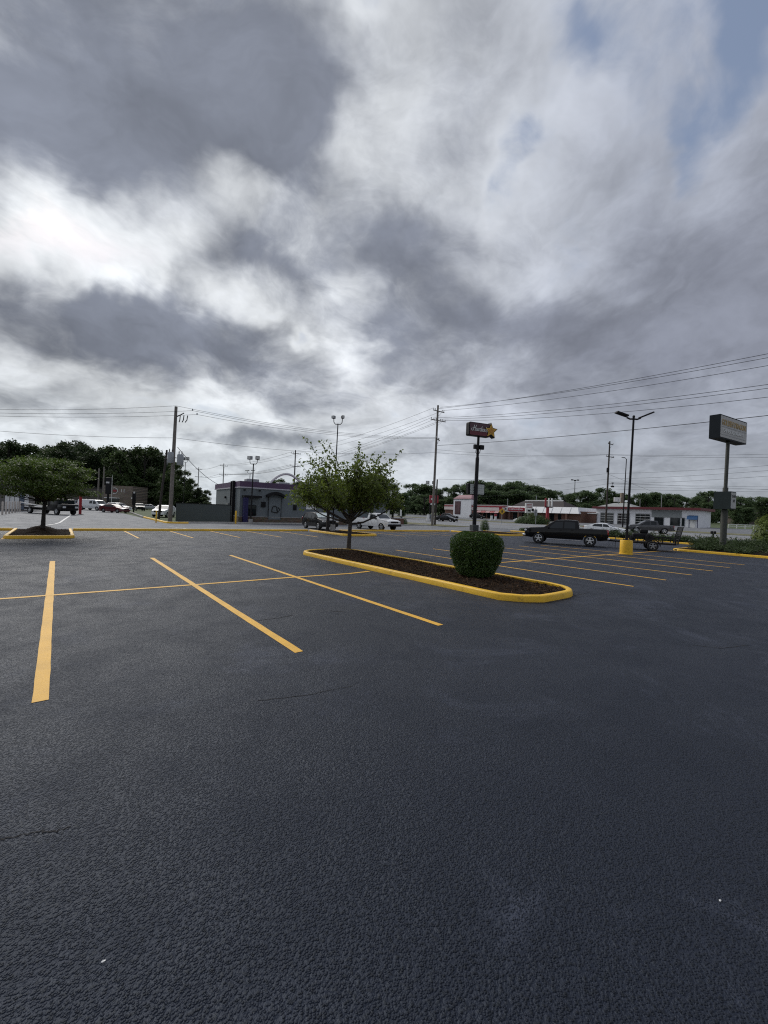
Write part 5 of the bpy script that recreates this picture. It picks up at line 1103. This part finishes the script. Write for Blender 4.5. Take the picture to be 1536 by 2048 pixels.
g = base_at(866, 118); t = thing('pylon_sign', 'dark red roadside sign half hidden behind the tall twin poles', 'sign', g, c2g(1, 0)); MB().cyl((-.9, 0, 0), (-.9, 0, 5), .15).build('post', STEELD, t); MB().bbox(0, 0, 5.6, 2.6, .5, 2.2, .08).build('cabinet', RED_B, t); MB().bbox(-.3, -.27, 5.6, 1.1, .05, .5, .1).build('mark', LETW, t); MB().bbox(-.2, -.1, 4.2, 1.4, .3, .5, .05).build('lower_panel', WHITEP, t)
g = base_at(914, 88); t = thing('mailbox', 'dark mailbox on a post beside the small black car', 'mailbox', g, c2g(1, 0)); MB().cyl((0, 0, 0), (0, 0, .9), .07).build('post', BLACKP, t); MB().bbox(0, 0, 1.1, .5, .3, .4, .1).build('box', BLACKP, t)
g = base_at(1426, 47); t = thing('meter_post', 'dark meter post with two heads behind the juniper bed', 'post', g, c2g(1, 0)); MB().cyl((0, 0, 0), (0, 0, .7), .09).build('post', STEELD, t)
for s in (-1, 1): MB().bbox(s * .17, 0, .84, .22, .2, .34, .05).build('meter_head', BLACKP, t)
g = base_at(790, 63); t = thing('brick_planter', 'low brown brick planter wall right of the white pickup', 'wall', g, c2g(.95, .3)); MB().box(0, 0, .5, 2.6, .5, 1.0).build('wall', BRK, t); MB().box(0, 0, 1.04, 2.8, .6, .08).build('cap', CONC, t)
for i, (px, Z, w2, h2, lb) in enumerate(((773, 72, .9, 2.2, 'white notice board at the end of the grey restaurant wing'), (801, 84, .35, 2.3, 'thin white banner left of the dark wood edge'))):
    g = base_at(px, Z); t = thing('notice_board', lb, 'sign', g, c2g(1, 0)); MB().box(0, 0, h2 - .6, w2, .08, 1.4).build('board', WHITEP, t)
    for s in (-1, 1): MB().box(s * w2 * .4, .07, h2 / 2, .06, .06, h2).build('leg', STEELG, t)
for px, Z, lb in ((983, 118, 'white bin left of the yellow warning sign'), (991, 118, 'tall red and white dispenser before the red and white restaurant')):
    g = base_at(px, Z); t = thing('litter_bin', lb, 'bin', g, c2g(1, 0)); MB().bbox(0, 0, .7, .5, .5, 1.3, .06).build('case', WHITEP, t); MB().bbox(0, 0, 1.5 if px > 985 else 1.4, .6, .55, .7 if px > 985 else .12, .06).build('top', RED_B if px > 985 else STEELD, t)
# ------------------------------------------------------------------ trees and shrubs
def limb(g, p, d, length, n, wob, upc):
    P = [np.array(p, float)]; d = np.array(d, float)
    for i in range(n):
        d = d + g.normal(size=3) * wob + np.array([0, 0, upc]); d /= np.linalg.norm(d); P.append(P[-1] + d * length / n)
    return P, d
def young_tree():
    g = np.random.default_rng(5); base = np.array([10.88, 16.45, .10]); u2 = 0
    t = thing('young_tree', 'young open-crowned tree with leafy shoots at the far end of the long island', 'tree', base)
    wood = MB(); lv = []; ld = []
    fork = np.array([.05, .02, 1.35]); wood.tube([(0, 0, -.1), (0, 0, .15), (.02, .0, .8), fork], [.135, .105, .092, .09], 12)
    R3 = rt0; F3 = fw0
    def leafy(P, k, spread, lo=0.0):
        for _ in range(k):
            i = g.integers(int(lo * (len(P) - 1)), len(P) - 1); f_ = g.random(); q = P[i] * (1 - f_) + P[i + 1] * f_
            lv.append(q + g.normal(size=3) * spread * np.array([1, 1, .7])); ld.append(P[i + 1] - P[i] + np.array([0, 0, -.05]))
    limbs = 19
    for k in range(limbs):
        az = 2 * math.pi * k / limbs + g.uniform(-.2, .2); el = g.choice([.22, .34, .50, .50, .80, 1.15]) + g.uniform(-.1, .1)
        if k == 0: az, el = math.atan2(R3[1], R3[0]) + .2, .12
        if k in (6, 10): el = .25
        d = np.array([math.cos(az) * math.cos(el), math.sin(az) * math.cos(el), math.sin(el)])
        L_ = g.uniform(2.1, 2.6) * (1.12 if el < .6 else .95)
        P, de = limb(g, fork + np.array([0, 0, g.uniform(-.15, .35)]), d, L_, 8, .10, .07)
        wood.tube(P, [.05 * (1 - .85 * i / 8) + .006 for i in range(9)], 6)
        for j in range(2, 9):
            for _ in range(3):
                a2 = g.normal(size=3); d2 = .8 * (P[j] - P[j - 1]) / np.linalg.norm(P[j] - P[j - 1]) + .75 * a2 / np.linalg.norm(a2) + np.array([0, 0, .10])
                Q, _d = limb(g, P[j], d2, g.uniform(.5, 1.05), 5, .18, .05)
                if min(q[2] for q in Q) < 1.72: continue
                wood.tube(Q, [.013, .011, .009, .007, .005, .004], 4, False); leafy(Q, 15, .13)
                for _k in range(2):
                    Q2, _d = limb(g, Q[g.integers(2, 5)], d2 + g.normal(size=3) * .7, g.uniform(.3, .6), 3, .2, .05); wood.tube(Q2, [.007, .006, .005, .003], 3, False); leafy(Q2, 9, .11)
        leafy(P[4:], 20, .12)
    # long upright shoots above the crown
    for k in range(30):
        az = g.uniform(0, 2 * math.pi); rr = g.uniform(.2, 1.7); p = fork + np.array([math.cos(az) * rr, math.sin(az) * rr, g.uniform(1.0, 1.9) - rr * .1]); d = np.array([math.cos(az) * .55 * rr / 1.2, math.sin(az) * .55 * rr / 1.2, 1])
        P, _d = limb(g, p, d, g.uniform(.9, 1.6), 7, .10, .03); wood.tube(P, [.012 - .0013 * i for i in range(8)], 4, False); leafy(P, 34, .085)
    for px, py, k in ((602, 870, 40), (806, 900, 34), (640, 880, 30), (655, 878, 26), (720, 884, 30), (747, 905, 26), (770, 905, 30), (610, 905, 26), (785, 940, 22)):
        e = at(px, py, 19.6) - base; P0 = fork + np.array([0, 0, 1.2]) + (e - fork) * .22; P = [P0 + (e - P0) * i / 8 + np.array([0, 0, -.12 * math.sin(math.pi * i / 8)]) + g.normal(size=3) * .02 for i in range(9)]
        wood.tube(P, [.02 - .002 * i for i in range(9)], 4, False); leafy(P, k, .05, .35); leafy(P, k, .10, .2)
    # lower skirt
    keep = [i for i, q in enumerate(lv) if q[2] > 1.90 + .22 * math.sin(q[0] * 3 + q[1] * 2)]
    wood.build('trunk', BARK, t, 60); link('crown', leaves_mesh('crown', [lv[i] for i in keep], .135, LEAF_TREE, 2, .1, .62, .4, [ld[i] for i in keep]), t)
young_tree()

def clump_points(g, n, clumps, shell=.55):
    """points spread through a set of (centre, radii) clumps, denser towards their outside"""
    w = np.array([c[1][0] * c[1][1] + c[1][0] * c[1][2] for c in clumps]); idx = g.choice(len(clumps), n, p=w / w.sum())
    v = g.normal(size=(n, 3)); v /= np.linalg.norm(v, axis=1)[:, None]; r = (shell + (1 - shell) * g.random(n))[:, None] * (1 + .06 * g.normal(size=(n, 1)))
    C = np.array([c[0] for c in clumps])[idx]; S_ = np.array([c[1] for c in clumps])[idx]; return C + v * r * S_

def round_tree(label, base, clear, crown_c, crown_r, n, size, lm, seed, trunk_r=.11, layers=26, low=None):
    g = np.random.default_rng(seed); t = thing('round_tree', label, 'tree', base); wood = MB(); c = np.array(crown_c); rr = np.array(crown_r)
    wood.tube([(0, 0, -.15), (.01, 0, clear * .5), (.03, .02, clear), (.03, .02, clear + .5)], [trunk_r * 1.3, trunk_r, trunk_r * .92, trunk_r * .7], 12)
    cl = []
    for k in range(layers):
        v = g.normal(size=3); v /= np.linalg.norm(v); q = c + v * rr * g.uniform(.45, .88)
        if q[2] < c[2] - rr[2] * .75: q[2] = c[2] - rr[2] * g.uniform(.3, .7)
        s = g.uniform(.26, .42); cl.append((q, (rr[0] * s, rr[1] * s, rr[2] * s * .55)))
        P = [np.array([.03, .02, clear + .1]), np.array([.03, .02, clear + .1]) * .5 + q * .5 + np.array([0, 0, -.1]), q]; wood.tube(P, [trunk_r * .42, trunk_r * .25, .01], 5, False)
    wood.build('trunk', BARKD, t, 60)
    link('crown', leaves_mesh('crown', clump_points(g, n, cl, .15), size, lm, seed, .5, .6), t); return t
LT = at(86, 1050, 21.6); LT[2] = .45
round_tree('dark round-crowned tree on the mulch mound at the left', LT, 1.25, (-.15, -.1, 2.55), (2.85, 2.85, 1.35), 24000, .105, LEAF_MAPLE, 11, .085, 48)
MT = np.array([18.6, 31.6, .11])
round_tree('darker tree in the far island behind the young tree', MT, 1.7, (.5, -.1, 3.2), (2.9, 2.9, 1.55), 9000, .15, LEAF_MAPLE, 12, .14, 30)

# clipped bush
g = np.random.default_rng(21); BC = np.array([10.05, 8.15, .09]); t = thing('clipped_bush', 'dense clipped green bush on the long island', 'bush', BC)
n = 26000; v = g.normal(size=(n, 3)); v /= np.linalg.norm(v, axis=1)[:, None]; e = 4.6
k = (np.abs(v[:, 0]) ** e + np.abs(v[:, 1]) ** e + np.abs(v[:, 2]) ** e) ** (-1 / e)
lump = 1 + .030 * np.sin(v[:, 0] * 9 + 1) * np.cos(v[:, 1] * 8) + .025 * np.sin(v[:, 2] * 11 + v[:, 0] * 6)
r = k * lump * (1 - .20 * g.random(n) ** 1.6)
pts = v * r[:, None] * np.array([.655, .655, .665]); tz = (pts[:, 2] + .7) / 1.4; tap = .70 + .30 * np.clip(tz * 1.6, 0, 1) ** .7; pts[:, 0] *= tap; pts[:, 1] *= tap; pts[:, 2] += .70
link('foliage', leaves_mesh('foliage', pts, .050, LEAF_BUSH, 22, .0, .6, .4, v + [0, 0, .3]), t)
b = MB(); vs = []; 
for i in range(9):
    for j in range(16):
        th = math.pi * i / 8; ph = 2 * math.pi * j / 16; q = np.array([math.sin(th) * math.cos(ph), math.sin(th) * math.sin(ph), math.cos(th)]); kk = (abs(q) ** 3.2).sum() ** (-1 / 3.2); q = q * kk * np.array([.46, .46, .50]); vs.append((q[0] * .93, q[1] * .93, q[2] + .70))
b.add(vs, [(i * 16 + j, i * 16 + (j + 1) % 16, (i + 1) * 16 + (j + 1) % 16, (i + 1) * 16 + j) for i in range(8) for j in range(16)]); b.build('dark_core', mat('dark_core', (.012, .014, .008), .95, var=.4, vscale=9, bump=1, bscale=30), t)  # solid core blocks the gaps; the bush's inner darkness is in its colour
b = MB()
for k in range(5): a = k * 1.26; b.tube([(.08 * math.cos(a), .08 * math.sin(a), -.05), (.25 * math.cos(a), .25 * math.sin(a), .4)], .03, 6)
b.build('stems', BARKD, t)

def shrub(name, label, cat, base, rad, n, size, lm, seed, group=None, e=2.2, proto={}):
    key = (rad, n, size, lm.name, e)
    if key not in proto:
        g = np.random.default_rng(seed); v = g.normal(size=(n, 3)); v[:, 2] = np.abs(v[:, 2]) - .15; v /= np.linalg.norm(v, axis=1)[:, None]
        k = (np.abs(v) ** e).sum(1) ** (-1 / e); pts = v * (k * (1 - .45 * g.random(n) ** 1.4) * (1 + .12 * np.sin(v[:, 0] * 7 + seed) * np.cos(v[:, 1] * 6)))[:, None] * np.array(rad); pts[:, 2] += .15 * rad[2]
        b = MB()
        for j in range(6): a = j * 1.05; b.tube([(0, 0, -.05), (rad[0] * .5 * math.cos(a), rad[1] * .5 * math.sin(a), rad[2] * .5)], .02, 4)
        proto[key] = (leaves_mesh('foliage', pts, size, lm, seed, .1, .55, .4, v), b.mesh('stems', BARKD))
    t = thing(name, label, cat, base, rnd.uniform(0, 6), group); link('foliage', proto[key][0], t); link('stems', proto[key][1], t); return t
g = base_at(969, 51.6); g[2] = .11; shrub('round_bush', 'small rounded dark bush right of the star sign post', 'bush', g, (.58, .58, 1.25), 2600, .09, LEAF_BUSH, 31, None, 2.6)
shrub('round_bush', 'dark ball-shaped bush by the brick planter right of the white pickup', 'bush', base_at(806, 68), (.75, .75, .95), 1600, .12, LEAF_BUSH, 32)
shrub('grass_tuft', 'small brown-green tuft on the verge left of the black pickup', 'plant', base_at(1046, 56), (.62, .55, .42), 500, .16, LEAF_JUN, 33); shrub('grass_tuft', 'tiny low tuft on the verge just left of the black pickup', 'plant', base_at(1056, 55), (.45, .4, .25), 300, .14, LEAF_JUN, 34)
for i, (px, Z, r) in enumerate(((1047, 97, 2.0), (1064, 96, 2.6), (1080, 95, 2.3))): shrub('roadside_shrub', ('left', 'middle', 'right')[i] + ' one of three dark shrubs under the stacked white sign boards', 'shrub', base_at(px, Z), (r, r, r * (.75 + .15 * (i == 1))), 1800, .30, LEAF_WOOD, 35 + i, 'roadside shrubs')
shrub('edge_shrub', 'tall leafy green shrub at the right edge behind the juniper bed', 'shrub', base_at(1537, 45), (1.45, 1.45, 2.7), 3200, .22, LEAF_TREE, 39, None, 2.0)

# spreading junipers
g_ = np.random.default_rng(41); JP = []
for k in range(4):
    lv = []; ld = []; st = MB()
    for j in range(34):
        az = g_.uniform(0, 6.28); L_ = g_.uniform(.6, 1.35); P, d = limb(g_, (0, 0, .05), (math.cos(az), math.sin(az), g_.uniform(.15, .75)), L_, 5, .10, -.02); st.tube(P, [.015, .012, .009, .006, .004, .002], 4, False)
        for _ in range(60): i = g_.integers(0, 5); f_ = g_.random(); lv.append(P[i] * (1 - f_) + P[i + 1] * f_ + g_.normal(size=3) * .075); ld.append(d)
    JP.append((leaves_mesh('foliage', lv, .13, LEAF_JUN, 50 + k, .1, .35, .4, ld), st.mesh('stems', BARKD)))
spots = []; rj = random.Random(12)
for k in range(900):
    p = (rj.uniform(35.8, 50.8), rj.uniform(-3, 23.4))
    if not inside(p, shrink(sbed, .7)) : continue
    if (p[0] - SG[0]) ** 2 + (p[1] - SG[1]) ** 2 < 1.0: continue
    if all((p[0] - q[0]) ** 2 + (p[1] - q[1]) ** 2 > 1.75 for q in spots): spots.append(p)
for i, p in enumerate(spots):
    t = thing('juniper', 'low spreading dark juniper in the bed around the tall grey sign', 'shrub', (p[0], p[1], .10 + terr(p[0])), rj.uniform(0, 6), 'spreading junipers'); s = rj.uniform(.8, 1.15); t.scale = (s, s, s * rj.uniform(.75, 1.25)); a, b = JP[i % 4]; link('foliage', a, t); link('stems', b, t)

# woods: a few tree shapes, copied
PROTO = []
for k in range(7):
    g = np.random.default_rng(70 + k); cl = []; h = 10.0; cr = (3.0, 3.4, 2.7, 3.2, 3.6, 2.2, 2.9)[k]
    for j in range(16 + k):
        z = g.uniform(2.6 if k % 2 == 0 else 1.3, 9.0); f_ = math.sin(math.pi * min(1, (z - 1.2) / 8.8)) ** .6; a = g.uniform(0, 6.28); q = cr * .72 * f_ * math.sqrt(g.random()); s = g.uniform(.9, 1.55) * (.8 if z > 8 else 1)
        cl.append((np.array([q * math.cos(a), q * math.sin(a), z]), (s, s, s * .8)))
    wd = MB(); wd.tube([(0, 0, -.3), (.05, 0, 3), (.1, .1, 6.5), (.1, .1, 9)], [.24, .19, .11, .03], 8)
    for c_, s in cl[::2]: wd.tube([(.06, .03, max(1.6, c_[2] - 2.2)), tuple(c_)], [.07, .02], 4, False)
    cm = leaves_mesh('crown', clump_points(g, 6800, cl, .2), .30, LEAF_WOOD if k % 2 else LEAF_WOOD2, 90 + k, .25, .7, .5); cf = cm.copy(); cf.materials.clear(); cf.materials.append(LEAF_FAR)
    PROTO.append((cm, wd.mesh('trunk', BARKD), cf))
rw = random.Random(99)
def wood_tree(px, Z, top, label, group, k=None, wide=1.0):
    g = base_at(px, Z); hgt = (1024 + (px - 768) * ROLL - top) * Z / F + CAMH - g[2]; k = (rw.randrange(7) if px < 430 and wide < 1.3 else rw.choice((1, 3, 5))) if k is None else k
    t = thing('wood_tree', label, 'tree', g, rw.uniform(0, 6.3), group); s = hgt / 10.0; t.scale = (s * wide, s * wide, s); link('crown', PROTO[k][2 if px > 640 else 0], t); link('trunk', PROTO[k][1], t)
def interp(T, x): 
    for (a, ya_), (b, yb_) in zip(T, T[1:]):
        if x <= b: return ya_ + (yb_ - ya_) * (x - a) / (b - a)
    return T[-1][1]
LTOP = [(-60, 868), (0, 872), (30, 872), (62, 898), (75, 908), (95, 884), (125, 880), (150, 882), (175, 890), (190, 888), (215, 884), (250, 888), (300, 892), (330, 900), (350, 922), (375, 948), (400, 972), (425, 985)]
px = -60
while px < 425:
    near = rw.uniform(118, 150); wood_tree(px, near, interp(LTOP, px) + rw.uniform(-5, 7), 'tall dark tree in the wood at the left', 'left wood'); px += rw.uniform(15, 22)
px = -50
while px < 415:
    wood_tree(px, rw.uniform(150, 190), interp(LTOP, px) + rw.uniform(6, 30), 'tall dark tree in the wood at the left', 'left wood', None, 1.25); px += rw.uniform(20, 30)
px = -40
while px < 430:
    wood_tree(px, rw.uniform(128, 150), 962 + rw.uniform(-10, 14) + max(0, px - 330) * .25, 'low understorey tree at the foot of the left wood', 'left understorey', None, 1.8); px += rw.uniform(16, 24)
for px, Z, top, w2 in ((735, 112, 944, 1.3), (760, 118, 946, 1.35), (785, 116, 962, 1.3), (803, 112, 982, 1.3), (715, 125, 950, 1.3)): wood_tree(px, Z, top, 'broad green tree of the clump rising behind the young tree', 'clump behind the young tree', None, w2)
for px, Z, top in ((468, 66, 958), (540, 105, 955), (560, 110, 952), (590, 110, 958), (620, 112, 962)): wood_tree(px, Z, top, 'tree peeping above the purple-topped roof', 'trees above the purple roof', None, 1.2)
RT = [(810, 985), (828, 962), (850, 962), (868, 975), (892, 976), (918, 966), (945, 956), (962, 958), (985, 958), (1002, 964), (1020, 962), (1044, 955), (1062, 972), (1085, 968), (1108, 974), (1130, 982), (1155, 980), (1172, 976), (1195, 980), (1212, 972), (1240, 986), (1262, 988), (1290, 980), (1312, 975), (1330, 984), (1352, 984), (1375, 990), (1400, 984), (1420, 980), (1440, 988), (1470, 990), (1500, 992), (1560, 990)]
px = 812
while px < 1560:
    lb, gr = ('dark tree in the wood behind the red and white restaurant', 'wood behind the restaurant') if px < 1180 else ('dark tree in the wood behind the white garage and field', 'wood behind the garage')
    wood_tree(px, rw.uniform(185, 225), interp(RT, px) + rw.uniform(-3, 5), lb, gr, None, rw.uniform(1.15, 1.5)); px += rw.uniform(11, 18)
px = 815
while px < 1560:
    lb, gr = ('dark tree in the wood behind the red and white restaurant', 'wood behind the restaurant') if px < 1180 else ('dark tree in the wood behind the white garage and field', 'wood behind the garage')
    wood_tree(px, rw.uniform(172, 186) if px < 1180 else rw.uniform(200, 220), interp(RT, px) + rw.uniform(14, 28), lb, gr, None, 1.9); px += rw.uniform(13, 19)
for px, Z, top in ((1418, 150, 1004), (1470, 160, 1010), (1490, 165, 1012)): wood_tree(px, Z, top, 'rounded field tree beside the tall grey sign pole', 'field trees', None, 1.7)

# bits of litter on the asphalt
for (px_, py_, lb) in ((207, 1925, 'tiny white scrap of litter on the asphalt at the lower left'), (1440, 1803, 'tiny pale leaf scrap on the asphalt at the lower right'), (1073, 1176, 'small white paper scrap in the mulch at the near end of the long island')):
    p = gnd(px_, py_); p[2] = .004 if py_ > 1200 else .16
    o = MB().add([(-.006, -.003, .0), (.006, -.0045, .003), (.0075, .0035, .001), (-.003, .0055, .004), (-.01, .002, .002)], [(0, 1, 2, 3, 4)]).build('litter_scrap', LETW, None, None, tuple(p)); tag(o, lb, 'litter')
